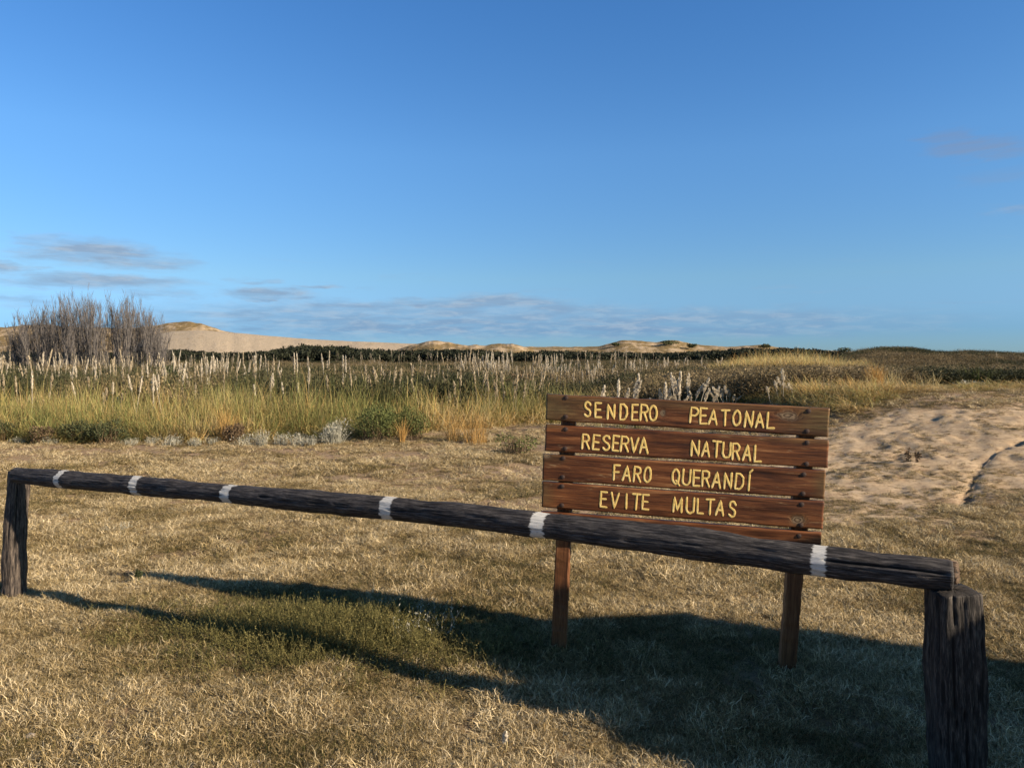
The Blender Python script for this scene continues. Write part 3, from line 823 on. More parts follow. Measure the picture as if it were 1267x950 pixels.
# ------------------------------------------------------------------ bushes, tussocks and small plants, each a thing
def bush(name, px, d, topy, wpx, mat, label, cat='bush', leafs=900, size=0.02, twigs=60, seed=0, group=None, tw_mat=None, lump=7, z=None):
    x = (px - PW / 2) / F * d
    z = float(surf(np.array([x]), np.array([d]))[0]) if z is None else z
    H = max(CAM_H + (437 - topy) / F * d - z, .13); W = wpx / F * d / 2
    e = link(name, None, loc=(x, d, z), label=label, cat=cat, group=group)
    f = leaves(int(leafs * (1.7 if size == 0.02 else 1)), 1.0, 1.0, size / max(.3, (W + H) / 2), seed, lump=lump)
    o = link('foliage', mesh_np('foliage', f[0] * np.array([W, W * .8, H]), f[1], mat), e)
    if twigs:
        v, q = blades(twigs, .6 * H, 1.05 * H, .006 + .004 * H, .3, .45, 3, .1, seed + 1, W * .5, .3)
        link('stems', mesh_np('stems', v, q, tw_mat or m_brbush), e)
    return e
bush('low_bush', 92, 12.9, 520, 62, m_dkbush, 'dark green low bush at the meadow edge, left one of the touching pair', seed=11, leafs=1500)
bush('low_bush', 132, 12.7, 521, 50, m_dkbush, 'dark green low bush at the meadow edge, right one of the touching pair', seed=12, leafs=1300)
bush('low_bush', 0, 13.0, 522, 30, m_dkbush, 'dark green bush cut by the left border of the picture', seed=13, leafs=900)
bush('low_bush', 48, 12.8, 528, 46, m_brbush, 'brownish twiggy low bush left of the dark green pair', seed=14, leafs=700, twigs=160)
bush('green_bush', 468, 13.2, 500, 84, m_grbush, 'broad dark green bush at the meadow edge beside the silvery plant', seed=15, leafs=2600)
bush('green_bush', 512, 13.4, 506, 44, m_grbush, 'small green bush touching the broad green bush on its right', seed=16, leafs=1000)
bush('green_bush', 640, 11.6, 534, 70, m_grbush, 'sparse greenish low growth at the left edge of the sign', seed=17, leafs=300, twigs=140)
bush('brown_bush', 285, 13.0, 523, 36, m_brbush, 'dark brown low shrub behind the silver plants', seed=18, leafs=800)
bush('scrub_bush', 210, 21, 452, 44, m_dkbush, 'rounded dark green bush among the plumes below the dune', seed=19, leafs=900, size=.05)
bush('scrub_bush', 640, 24, 455, 70, m_brbush, 'brown twiggy bush in the scrub left of the sign', seed=20, leafs=900, size=.05, twigs=200)
silver_px = [(160, 541, 30), (186, 540, 26), (212, 536, 30), (240, 538, 28), (262, 540, 24), (303, 532, 34), (322, 530, 26), (345, 534, 30), (368, 532, 28), (384, 536, 18), (22, 541, 30), (60, 546, 26)]
SL = ['first silver grey shrublet right of the dark green bush pair', 'second silver grey shrublet right of the dark green bush pair', 'third silver grey shrublet from the dark green bush pair', 'fourth silver grey shrublet from the dark green bush pair',
      'silver grey shrublet just left of the dark brown shrub', 'silver grey shrublet just right of the dark brown shrub', 'silver grey shrublet second to the right of the dark brown shrub', 'silver grey shrublet midway between brown shrub and largest silver shrub',
      'silver grey shrublet second to the left of the largest silver shrub', 'silver grey shrublet touching the largest silver shrub', 'pale grey shrublet nearest the left border at the meadow edge', 'pale grey shrublet before the left dark green bush']
for i, (px, ty, wp) in enumerate(silver_px):
    bush('silver_shrub', px, 12.7 + .15 * math.sin(i * 2), ty - 0 + (i * 7) % 6, wp * (1.0 + .12 * (i % 3)), m_silver, SL[i], 'shrub', 200, .018, 90, 40 + i, 'silver grey shrublets along the meadow edge', m_silver)
bush('silver_shrub', 412, 12.9, 520, 46, m_silver, 'largest silver white shrub at the left foot of the broad green bush', 'shrub', 600, .018, 260, 60, None, m_silver)

def tussock(name, px, d, topy, wpx, mat, label, n=120, seed=0, cat='grass', lean=.2, width=.009, group=None, z=None):
    x = (px - PW / 2) / F * d
    z = float(surf(np.array([x]), np.array([d]))[0]) if z is None else z
    H = CAM_H + (437 - topy) / F * d - z; W = wpx / F * d / 2; lean *= 1.3
    v, q = blades(n, .55 * H, 1.12 * H, width, .16, lean, 4, .35, seed, W * .55, .3)
    return link(name, mesh_np(name, v, q, mat), loc=(x, d, z), label=label, cat=cat, group=group)
tussock('orange_tussock', 277, 13.1, 492, 34, m_orange, 'orange tuft of tall grass behind the silver shrublets', 90, 71)
tussock('orange_tussock', 497, 12.9, 515, 14, m_orange, 'narrow orange tuft at the right foot of the broad green bush', 70, 72)
tussock('orange_tussock', 588, 12.9, 508, 60, m_orange, 'wide orange fringe of grass at the meadow edge left of the sign', 110, 73)
tussock('orange_tussock', 560, 13.1, 512, 30, m_orange, 'short orange fringe of grass just left of the wide orange one', 60, 74)
tussock('orange_tussock', 1083, 14.4, 448, 34, m_orange, 'tallest orange grass tuft behind the right corner of the sign', 190, 75, lean=.14)
tussock('orange_tussock', 1050, 14.4, 466, 44, m_orange, 'bushy orange grass between the white plumes and the tallest tuft', 200, 76)
tussock('orange_tussock', 1106, 15.0, 452, 34, m_stalk, 'dry stalky grass leaning right beside the tallest orange tuft', 70, 77, lean=.32)
tussock('orange_tussock', 1005, 13.8, 474, 50, m_orange, 'yellow orange grass just above the right end of the sign', 200, 78)
tussock('green_tussock', 1212, 15.5, 448, 60, m_reed, 'tall arching green grass tuft on the crest of the sandy slope', 90, 79, lean=.35)
tussock('dry_tussock', 1150, 15.0, 456, 50, m_stalk, 'thin dry grass tuft on the crest left of the arching green one', 60, 80, lean=.4)
bush('silver_plant', 1196, 15.0, 470, 44, m_silver, 'small pale plant on the crest of the sandy slope', 'plant', 150, .03, 30, 81, None, m_stalk)
m_reed2 = m_reed
# lone tree on the skyline
t = link('lone_tree', None, loc=((1043 - PW / 2) / F * 150, 150, 0.1), label='tiny dark round tree alone on the skyline left of the dark hill', cat='tree')
b = MB(); b.tube([(0, 0, -.3), (.1, 0, 1.0), (.0, 0, 1.9)], [.2, .15, .1], 6); link('trunk', b.mesh('trunk', m_bark), t)
v, f = leaves(500, 1.7, 1.4, .16, 91, lump=6); link('crown', mesh_np('crown', v + np.array([0, 0, 1.2]), f, m_dkbush), t)
for i, (px, D, ty, wp) in enumerate(((946, 296, 423.5, 14), (855, 296, 423, 12), (830, 300, 419, 22), (762, 298, 421, 10))):
    x = (px - PW / 2) / F * D; z = CAM_H + (437 - ty - 4) / F * D - 1.0
    v, f = leaves(260, wp / F * D / 2 * 1.3, 1.5, .45, 95 + i, lump=5)
    e = link('dune_bush', None, loc=(x, D, z), label=['dark bush on the crest of the right hand dune', 'small dark bush on the dune between two humps', 'wide dark bush capping the middle dune hump', 'small dark bush at the left end of the grassed dune'][i], cat='bush')
    link('foliage', mesh_np('foliage', v, f, m_dkbush), e)

# foreground plants
def silver_plant(px, py, R_, H, n, label, seed, name='silver_plant'):
    p = ground_pt(px, py); z = hz(p.x, p.y); r = np.random.default_rng(seed)
    parts = []
    for k in range(n):
        v, f = blades(1, H * .6, H * 1.2, .004, .35, .55, 3, .2, seed * 50 + k, R_, .5); parts.append((v, f))
        for q in range(8):
            c = v[2 * (q % 3 + 1)] + r.normal(0, .004, 3); d = r.normal(size=3) + np.array([0, 0, .6]); d /= np.linalg.norm(d)
            e = np.cross(d, r.normal(size=3)); e /= np.linalg.norm(e); s = r.uniform(.005, .010)
            parts.append((np.array([c, c + d * s + e * s * .35, c + d * s * 2.2, c + d * s - e * s * .35]), np.array([[0, 1, 2, 3]])))
    v, f = join(*parts)
    return link(name, mesh_np(name, v, f, m_silver), loc=(p.x, p.y, z), label=label, cat='plant')
silver_plant(526, 782, .20, .13, 60, 'silver grey leafy plant on the turf left of the sign post', 3)
silver_plant(480, 752, .05, .05, 14, 'tiny grey rosette beside the silver leafy plant', 4)
silver_plant(145, 654, .11, .05, 36, 'small pale grey green plant lying in the turf behind the rail', 5)
p = ground_pt(171, 727)
b = MB(); b.tube([(0, 0, 0), (.004, 0, .05), (0, .002, .085)], [.005, .004, .004], 5); st = b.mesh('stem', m_dkbush)
e = link('thistle', None, loc=(p.x, p.y, hz(p.x, p.y)), label='small dark upright thistle at the tip of the sign shadow', cat='thistle'); link('stem', st, e)
v, f = leaves(70, .035, .06, .016, 93, lump=3); link('leaf_head', mesh_np('leaf_head', v + np.array([0, 0, .05]), f, m_dkbush), e)
for px, lb in ((1092, 'left one of two tiny dark upright plants on the sandy patch'), (1103, 'right one of two tiny dark upright plants on the sandy patch')):
    p = ground_hit(px + 32, 572); x, dd = p.x, p.y; z = hz(x, dd)
    v, f = leaves(60, .05, .16, .02, px, lump=3); v2, f2 = blades(8, .1, .2, .006, .2, .15, 3, .2, px, .03)
    link('sand_plant', mesh_np('sand_plant', *join((v, f), (v2, f2)), m_brbush), loc=(x, dd, z), label=lb, cat='plant')
# pale dead flower head at the lower middle
p = ground_pt(626, 925)
e = link('dead_flower', None, loc=(p.x, p.y, hz(p.x, p.y)), label='cream coloured dead flower stalk in the turf at the edge of the big shadow', cat='flower')
b = MB(); b.tube([(0, 0, 0), (.004, 0, .04), (-.004, 0, .075)], [.003, .003, .002], 5); link('stem', b.mesh('stem', m_stalk), e)
v, f = leaves(110, .016, .055, .008, 97, lump=4); link('flower_head', mesh_np('flower_head', v + np.array([-.002, 0, .03]), f, m_plume), e)

m_stone, nb = newmat('stone')
geo = nb.n('ShaderNodeNewGeometry').outputs['Position']; nn = nb.noise(geo, 60, 5, .6)
fin(nb, nb.ramp(nn, [(.3, (.28, .24, .2)), (.7, (.5, .43, .36))]), .9, nn, .5, .004)
def stone(px, py, r, label):
    p = ground_pt(px, py); rr = random.Random(px)
    V = []; n1_, n2_ = 7, 10
    for i in range(n1_ + 1):
        for k in range(n2_):
            th = math.pi * i / n1_; ph = 2 * math.pi * k / n2_
            q = r * (1 + rr.uniform(-.16, .16)); V.append((q * math.sin(th) * math.cos(ph) * 1.2, q * math.sin(th) * math.sin(ph), q * math.cos(th) * .6))
    Fq = [(i * n2_ + k, i * n2_ + (k + 1) % n2_, (i + 1) * n2_ + (k + 1) % n2_, (i + 1) * n2_ + k) for i in range(n1_) for k in range(n2_)]
    link('stone', mesh_np('stone', V, Fq, m_stone, None, True), loc=(p.x, p.y, hz(p.x, p.y) + r * .35), label=label, cat='stone')
stone(38, 916, .022, 'small pale stone on worn earth in the lower left corner')
stone(316, 942, .018, 'flat pale stone in the dry turf at the bottom of the picture')

# ------------------------------------------------------------------ weathered timber (rail and posts)
def timber_mat(name, dark, light, bands=None, tint=0.5):
    m, nb = newmat(name)
    ax = attr(nb, 'along'); an = attr(nb, 'round'); cr = attr(nb, 'crack')
    vec = nb.n('ShaderNodeCombineXYZ', {0: nb.math('MULTIPLY', ax, 8.5), 1: nb.math('MULTIPLY', an, 40.0), 2: 0.0}).outputs[0]
    vecb = nb.n('ShaderNodeCombineXYZ', {0: nb.math('MULTIPLY', ax, 26.0), 1: nb.math('MULTIPLY', an, 170.0), 2: 0.0}).outputs[0]
    g1 = nb.noise(vec, 1.0, 6, .65, .4); g2 = nb.noise(vecb, 1.0, 5, .7)
    g = nb.math('ADD', nb.math('MULTIPLY', g1, .55), nb.math('MULTIPLY', g2, .45))
    c = nb.ramp(g, [(.40, tuple(q * .22 for q in dark)), (.5, dark), (.60, light), (.68, tuple(q * 1.7 for q in light))])
    c = nb.mix(nb.rng(cr, .15, .8), c, c4(.008, .007, .007))
    if bands:
        geo_n = nb.noise(vecb, .8, 4, .7)
        msk = None
        jit = nb.math('MULTIPLY', nb.math('SUBTRACT', nb.noise(vec, .6, 5, .7), .5), .05)
        lean_ = nb.math('MULTIPLY', nb.math('ABSOLUTE', nb.math('SUBTRACT', an, .5)), .016)
        for s, hw in bands:
            d = nb.math('ABSOLUTE', nb.math('SUBTRACT', nb.math('ADD', nb.math('ADD', ax, jit), lean_), s + .007))
            q = nb.rng(d, hw - .004, hw + .004, 1, 0)
            msk = q if msk is None else nb.math('MAXIMUM', msk, q)
        wear = nb.rng(geo_n, .30, .46)
        msk = nb.math('MULTIPLY', msk, nb.math('MULTIPLY', wear, nb.rng(cr, .2, .7, 1, .15)))
        c = nb.mix(nb.math('MULTIPLY', msk, .95), c, nb.ramp(g2, [(.3, (.42, .42, .41)), (.7, (.72, .71, .68))]))
    kn_ = nb.n('ShaderNodeTexVoronoi', {'Vector': nb.n('ShaderNodeCombineXYZ', {0: nb.math('MULTIPLY', ax, 1.9), 1: nb.math('MULTIPLY', an, 2.6), 2: 0.0}).outputs[0], 'Scale': 1.0}).outputs['Distance']
    c = nb.mix(nb.rng(kn_, .045, .10, .85, 0), c, c4(.012, .010, .009))
    fin(nb, c, .75, g, .6, .006, .25)
    return m

def log_mesh(name, pts, rad, n_along, n_round, mat, seed=0, square=0.0, crack_lines=(), rough=.004, top_slant=0.0, asp=1.0):
    """a weathered log along a polyline, with real grooves; square > 0 flattens it towards a box"""
    P = np.array([tuple(p) for p in pts], float); L = np.r_[0, np.cumsum(np.linalg.norm(np.diff(P, axis=0), axis=1))]
    s = np.linspace(0, L[-1], n_along)
    C = np.stack([np.interp(s, L, P[:, k]) for k in range(3)], 1)
    kk = np.ones(9) / 9
    if n_along > 60:
        for k in range(3): C[:, k] = np.convolve(np.pad(C[:, k], 4, mode='reflect', reflect_type='odd'), kk, 'valid')
    R = np.interp(s, np.linspace(0, L[-1], len(rad)), rad)
    T = np.gradient(C, axis=0); T /= np.linalg.norm(T, axis=1)[:, None]
    ref = np.array([0, 0, 1.0]) if abs(T[0][2]) < .7 else np.array([0, 1.0, 0])
    U = np.cross(T, ref); U /= np.linalg.norm(U, axis=1)[:, None]; W = np.cross(U, T)
    a = np.linspace(0, 2 * np.pi, n_round, endpoint=False)
    S, A = np.meshgrid(s, a, indexing='ij')
    ca, sa_ = np.cos(A), np.sin(A)
    shape = 1.0
    if square: shape = 1 / np.maximum(np.abs(ca), np.abs(sa_)) * square + (1 - square); shape = np.minimum(shape, 1.26)
    q = np.stack([ca * 3.2, sa_ * 3.2], -1)
    groove = fbm(q[..., 0] * 3.4 + S * .35, q[..., 1] * 3.4, S * 5.5, oct=4, seed=seed, gain=.6)
    big = fbm(ca * 1.1, sa_ * 1.1, S * 1.6, oct=2, seed=seed + 3)
    dr = rough * 3.0 * (groove - .55) + .020 * (big - .5) + .007 * (vnoise(S * 9, S * 0 + 3, seed=seed + 7) - .5)
    cr = np.zeros_like(S)
    fine = fbm(q[..., 0] * 7, q[..., 1] * 7, S * 6.0 + 5, oct=2, seed=seed + 9)
    cr = np.maximum(cr, sstep(fine, .66, .78) * .8)
    for a0, s0, s1, wd, dp in crack_lines:
        aa = np.angle(np.exp(1j * (A - a0 - .18 * (vnoise(S * 6, S * 0, seed=seed + 5) - .5))))
        win = sstep(S, s0, s0 + .05) * (1 - sstep(S, s1 - .05, s1))
        k = np.exp(-(aa / wd) ** 2) * win
        dr = dr - dp * k; cr = np.maximum(cr, k)
    dr = dr - .006 * cr
    Rr = (R[:, None] * shape + dr)
    V = C[:, None, :] + U[:, None, :] * (Rr * ca * asp)[..., None] + W[:, None, :] * (Rr * sa_)[..., None]
    if top_slant: V[-6:, :, 2] += top_slant * (V[-6:, :, 0] - C[-6:, None, 0])
    V = V.reshape(-1, 3); n = n_round
    ii = np.arange(n_along * n).reshape(n_along, n)
    f = np.stack([ii[:-1], np.roll(ii[:-1], -1, 1), np.roll(ii[1:], -1, 1), ii[1:]], -1).reshape(-1, 4)
    vs = [V]; fs = [f]; al = [np.repeat(s, n)]; rd = [np.tile(a / (2 * np.pi), n_along)]; ck = [cr.ravel()]
    o = len(V)
    for end, rings in ((0, (1.0, .93, .6, .3, .02)), (n_along - 1, (1.0, .93, .6, .3, .02))):
        ring0 = V[end * n:(end + 1) * n]; c = ring0.mean(0); sgn = -1 if end == 0 else 1
        prev = np.arange(end * n, end * n + n)
        for j, rr in enumerate(rings[1:]):
            nv = c + (ring0 - c) * rr + T[end][None, :] * (sgn * (.004 + .005 * (vnoise(np.arange(n) * .7, np.full(n, j * 1.3), seed=seed + j) - .5) + (.003 if j else 0)))[:, None]
            vs.append(nv); cur = np.arange(o, o + n); o += n
            qd = np.stack([prev, np.roll(prev, -1), np.roll(cur, -1), cur], -1)
            fs.append(qd if end else qd[:, ::-1]); prev = cur
            al.append(np.full(n, s[end] + j * .02)); rd.append(a / (2 * np.pi) + j * .37); ck.append(sstep(vnoise(np.arange(n) * .5, np.full(n, j * .2), seed=seed + 50), .68, .85))
    return mesh_np(name, np.concatenate(vs), np.concatenate(fs), mat, {'along': np.concatenate(al), 'round': np.concatenate(rd), 'crack': np.concatenate(ck)}, True)

RA, RB = Vector((-3.24, 4.77)), Vector((1.62, 2.62))
def rail_depth(px):
    t = (px - PW / 2) / F; dd = RB - RA
    k = (t * RA.y - RA.x) / (dd.x - t * dd.y); return RA.y + dd.y * k
def rail_pt(px, py): return at_depth(px, py, rail_depth(px))
rail_px = [(19, 588), (80, 592.5), (172, 601), (287, 611), (380, 619), (483, 629), (575, 638.5), (668, 649), (780, 662.5), (900, 678), (1012, 693.5), (1100, 703.5), (1176, 711.5)]
rp = [rail_pt(*p) for p in rail_px]
cum = [0]
for a, b in zip(rp[:-1], rp[1:]): cum.append(cum[-1] + (b - a).length)
def rail_s(px):
    return float(np.interp(px, [p[0] for p in rail_px], cum))
bands = [((rail_s(a) + rail_s(b)) / 2, (rail_s(b) - rail_s(a)) / 2 * .78) for a, b in ((76, 84.5), (167, 178), (280, 294), (475, 492), (660, 680), (1002, 1024))]
m_rail = timber_mat('rail_timber', (.035, .032, .034), (.115, .105, .10), bands)
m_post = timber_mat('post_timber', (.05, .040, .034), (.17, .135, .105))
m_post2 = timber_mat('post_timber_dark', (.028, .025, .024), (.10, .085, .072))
fence = link('rail_fence', None, loc=(rp[6].x, rp[6].y, 0), label='low parking barrier of one dark log rail with white painted bands on two posts', cat='fence')
def part_at(name, me, parent):
    o = link(name, me, parent); o.matrix_parent_inverse = parent.matrix_basis.inverted(); return o
part_at('rail', log_mesh('rail', rp, [.052, .054, .055, .058, .060, .0585, .057], 620, 72, m_rail, 5,
        crack_lines=((2.6, 2.2, 2.9, .04, .003), (3.5, .9, 1.6, .04, .003), (2.2, 4.3, 5.1, .035, .003), (3.3, 3.3, 4.0, .04, .003), (.4, 4.9, 5.35, .10, .012))), fence)
# the broken stub left behind the end of the rail
m_stub = timber_mat('broken_timber', (.09, .06, .042), (.26, .18, .12))
ea = rail_pt(1172, 710); ed_ = (rp[-1] - rp[-3]).normalized()
part_at('rail_stub', log_mesh('rail_stub', [ea + Vector((-.02, .045, -.002)), ea + Vector((.012, .035, 0)), ea + ed_ * .045 + Vector((0, .03, .002))], [.044, .046, .042], 20, 40, m_stub, 55, rough=.007), fence)
# left post: leaning, right post: thick and split
bl = ground_pt(10, 743); zl = hz(bl.x, bl.y)
tl = rail_pt(20, 588)
tl.x -= .018
lp = [Vector((bl.x - .01, bl.y + .05, zl - .25)), Vector((bl.x, bl.y + .05, zl)), Vector((tl.x - .015, tl.y + .075, tl.z + .012))]
part_at('post', log_mesh('post', lp, [.060, .062, .061, .058, .054], 150, 48, m_post, 21, square=.5, crack_lines=((4.2, .3, 1.0, .06, .012), (.6, .1, .9, .05, .01)), rough=.006), fence)
dr_ = 2.63
tr = at_depth(1178, 730, dr_); br = at_depth(1184, 975, dr_)
gz = hz(br.x, dr_)
ax_ = (br - tr) / (tr.z - br.z)
rpz = [tr + ax_ * (tr.z - gz + .3), tr + ax_ * (tr.z - gz), tr + ax_ * .4, tr]
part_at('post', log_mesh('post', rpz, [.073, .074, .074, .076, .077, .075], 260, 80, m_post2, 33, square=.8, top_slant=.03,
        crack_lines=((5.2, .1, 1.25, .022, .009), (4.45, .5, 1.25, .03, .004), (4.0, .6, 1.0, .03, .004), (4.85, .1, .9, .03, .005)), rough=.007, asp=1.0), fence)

# ------------------------------------------------------------------ the sign
SA = ground_pt(690, 806); SB = ground_pt(977, 829)
sdir = (SB - SA); sdir.z = 0; sdir.normalize()
snrm = Vector((sdir.y, -sdir.x, 0))            # towards the camera side
if snrm.y > 0: snrm = -snrm
P0 = SA + snrm * .045                           # front face of the planks
ang = math.radians(2.0)
ux = (sdir * math.cos(ang) + Vector((0, 0, -1)) * math.sin(ang)).normalized()
uz = snrm.cross(ux); uz = uz if uz.z > 0 else -uz
O = on_plane(676, 560, P0, snrm)
def loc2(px, py):
    q = on_plane(px, py, P0, snrm) - O
    return q.dot(ux), q.dot(uz)
SIGN = link('wooden_sign', None, loc=(SA + SB) / 2, label='brown plank sign with routed yellow lettering on two square posts behind the rail', cat='sign')
M4 = Matrix(((ux.x, -snrm.x, uz.x, O.x), (ux.y, -snrm.y, uz.y, O.y), (ux.z, -snrm.z, uz.z, O.z), (0, 0, 0, 1)))   # local x along, y into the board, z up

m_plank, nb = newmat('stained_plank')
oc = nb.n('ShaderNodeTexCoord').outputs['Object']
kn = attr(nb, 'knot'); stn_toplight = attr(nb, 'stain'); sh = attr(nb, 'shift'); wn = attr(nb, 'weather')
svec = nb.n('ShaderNodeVectorMath', {0: oc, 1: nb.n('ShaderNodeCombineXYZ', {0: sh, 1: 0.0, 2: nb.math('MULTIPLY', kn, .05)}).outputs[0]}, operation='ADD').outputs[0]
g1 = nb.noise(nb.scale(svec, (2.2, 4, 46)), 1, 6, .62, .8); g2 = nb.noise(nb.scale(svec, (7, 12, 230)), 1, 5, .7)
g = nb.math('ADD', nb.math('MULTIPLY', g1, .6), nb.math('MULTIPLY', g2, .4))
pc = nb.ramp(g, [(.36, (.028, .010, .005)), (.46, (.092, .030, .010)), (.56, (.18, .061, .018)), (.67, (.36, .175, .07))])
scr = nb.rng(nb.noise(nb.scale(svec, (3.5, 4, 34)), 1.6, 7, .75, .4), 0.57, .68)
pc = nb.mix(nb.math('MULTIPLY', scr, nb.math('ADD', .35, nb.math('MULTIPLY', wn, .5))), pc, c4(.40, .27, .14))
pc = nb.mix(nb.math('MULTIPLY', stn_toplight, nb.rng(g1, .3, .62, .35, .9)), pc, nb.ramp(g2, [(.35, (.06, .045, .018)), (.65, (.21, .155, .06))]))
blot = nb.noise(nb.scale(svec, (2.5, 3, 9)), 1, 5, .65, .5)
pc = nb.mix(1.0, pc, nb.ramp(blot, [(.3, (.55, .50, .48)), (.5, (.95, .95, .95)), (.7, (1.35, 1.35, 1.3))]), 'MULTIPLY')
rings = nb.math('FRACT', nb.math('MULTIPLY', kn, 4.0))
pc = nb.mix(nb.rng(kn, .30, .7), pc, nb.ramp(rings, [(.2, (.07, .04, .022)), (.8, (.27, .19, .11))]))
fin(nb, pc, nb.rng(g1, .3, .7, .42, .7), g, .5, .004, .35)

def plank(cl, cr_, hl, hr, stains_toplight, knots, seed, name='plank', th=.030):
    """cl/cr_: local (x, z) of the top left and top right corners; hl/hr heights"""
    r = np.random.default_rng(seed)
    nxp, nzp = 300, 30
    u = np.linspace(0, 1, nxp); v = np.linspace(0, 1, nzp)
    Uu, Vv = np.meshgrid(u, v, indexing='ij')
    topz = cl[1] + (cr_[1] - cl[1]) * Uu + .004 * (fbm(Uu * 9, Uu * 0, seed=seed, oct=3) - .5)
    botz = topz - (hl + (hr - hl) * Uu) + .005 * (fbm(Uu * 8, Uu * 0 + 5, seed=seed + 1, oct=3) - .5)
    x = cl[0] + (cr_[0] - cl[0]) * Uu + .003 * (vnoise(Vv * 6, Uu * 0, seed=seed + 2) - .5) * np.where(Uu > .5, 1, -1)
    z = topz + (botz - topz) * Vv
    kn = np.zeros_like(x); st = np.zeros_like(x)
    for kx, kz, rx, rz in knots:
        d = np.sqrt(((x - kx) / rx) ** 2 + ((z - kz) / rz) ** 2) + .35 * (fbm(x * 70, z * 110, seed=seed + 4) - .5) + .5 * (fbm(x * 22, z * 30, seed=seed + 44) - .5)
        kn = np.maximum(kn, np.clip(1 - d, 0, 1) ** .7)
    for sx, sz, rx, rz, k in stains_toplight:
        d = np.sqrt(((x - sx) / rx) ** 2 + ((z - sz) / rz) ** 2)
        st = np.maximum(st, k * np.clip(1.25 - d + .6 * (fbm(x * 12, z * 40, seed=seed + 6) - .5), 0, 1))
    edge = np.minimum(np.minimum(Uu, 1 - Uu) * (cr_[0] - cl[0]), np.minimum(Vv, 1 - Vv) * .13)
    rnd = .004 * np.clip(1 - edge / .005, 0, 1) ** 2
    gr = fbm(x * 2.5 + seed, z * 55 + kn * 3, seed=seed + 8, oct=4, gain=.6)
    yf = rnd - .0022 * (gr - .5) + .002 * kn
    wv = sstep(fbm(x * 2, z * 12, seed=seed + 12), .5, .7)
    front = np.stack([x, yf, z], -1).reshape(-1, 3)
    back = np.stack([x, np.full_like(x, th), z], -1).reshape(-1, 3)
    ii = np.arange(nxp * nzp).reshape(nxp, nzp); N_ = nxp * nzp
    f1 = np.stack([ii[:-1, :-1], ii[:-1, 1:], ii[1:, 1:], ii[1:, :-1]], -1).reshape(-1, 4)
    sides = []
    for line in (ii[:, 0], ii[:, -1][::-1], ii[0, :][::-1], ii[-1, :]):
        a, b_ = line[:-1], line[1:]
        sides.append(np.stack([a, b_, b_ + N_, a + N_], -1))
    bk = np.array([[ii[0, 0] + N_, ii[-1, 0] + N_, ii[-1, -1] + N_, ii[0, -1] + N_]])
    # back as one grid of coarse quads (same vertices)
    f2 = (f1 + N_)[:, ::-1]
    V = np.concatenate([front, back]); Fq = np.concatenate([f1] + sides + [f2])
    att = {'knot': np.tile(kn.ravel(), 2), 'stain': np.tile(st.ravel(), 2), 'shift': np.full(2 * N_, seed * 1.37), 'weather': np.tile(wv.ravel(), 2)}
    return mesh_np(name, V, Fq, m_plank, att, False)

PL = [((676, 487.4), (1027, 505), 519.5, 540.4), ((675, 525.3), (1026, 544.4), 558, 579), ((672, 561.7), (1022, 582.2), 593.7, 617.4),
      ((671, 595.8), (1020, 621), 627.6, 655.6), ((668.5, 632.5), (1017, 659), 663, 693.5)]
def setm(o): o.matrix_world = M4
bpy.context.view_layer.update()
planks = []
K1 = loc2(820, 511); K2 = loc2(975, 514); K5 = loc2(904, 667.5)
for i, (tl_, tr_, bl_, br_) in enumerate(PL):
    a = loc2(*tl_); b = loc2(*tr_); c = loc2(tl_[0], bl_); d = loc2(tr_[0], br_)
    mz = (a[1] + c[1]) / 2; mzr = (b[1] + d[1]) / 2
    stains_toplight = [[(a[0], mz, .24, .12, 1.0), (b[0], mzr, .20, .12, 1.0), ((a[0] + b[0]) / 2, a[1] - .02, .75, .03, .55)], [(a[0], a[1], .1, .02, .6), (b[0], b[1], .5, .03, .5)], [(a[0], a[1], .14, .05, .8), (b[0], mzr, .06, .1, .7)],  # olive stains; strips along the tops also paint in sunlit plank edges
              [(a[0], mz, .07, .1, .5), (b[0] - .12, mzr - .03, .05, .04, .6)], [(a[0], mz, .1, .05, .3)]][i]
    knots = [[(K1[0], K1[1], .022, .028), (K2[0], K2[1], .075, .035)], [], [(a[0] + .02, a[1] - .01, .03, .015)], [(b[0] - .12, mzr - .03, .05, .032)], [(K5[0], K5[1], .04, .015)]][i]
    me = plank(a, b, a[1] - c[1], b[1] - d[1], stains_toplight, knots, 3 + i * 7)
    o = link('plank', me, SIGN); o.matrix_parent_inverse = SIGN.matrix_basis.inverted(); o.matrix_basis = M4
    planks.append(o)

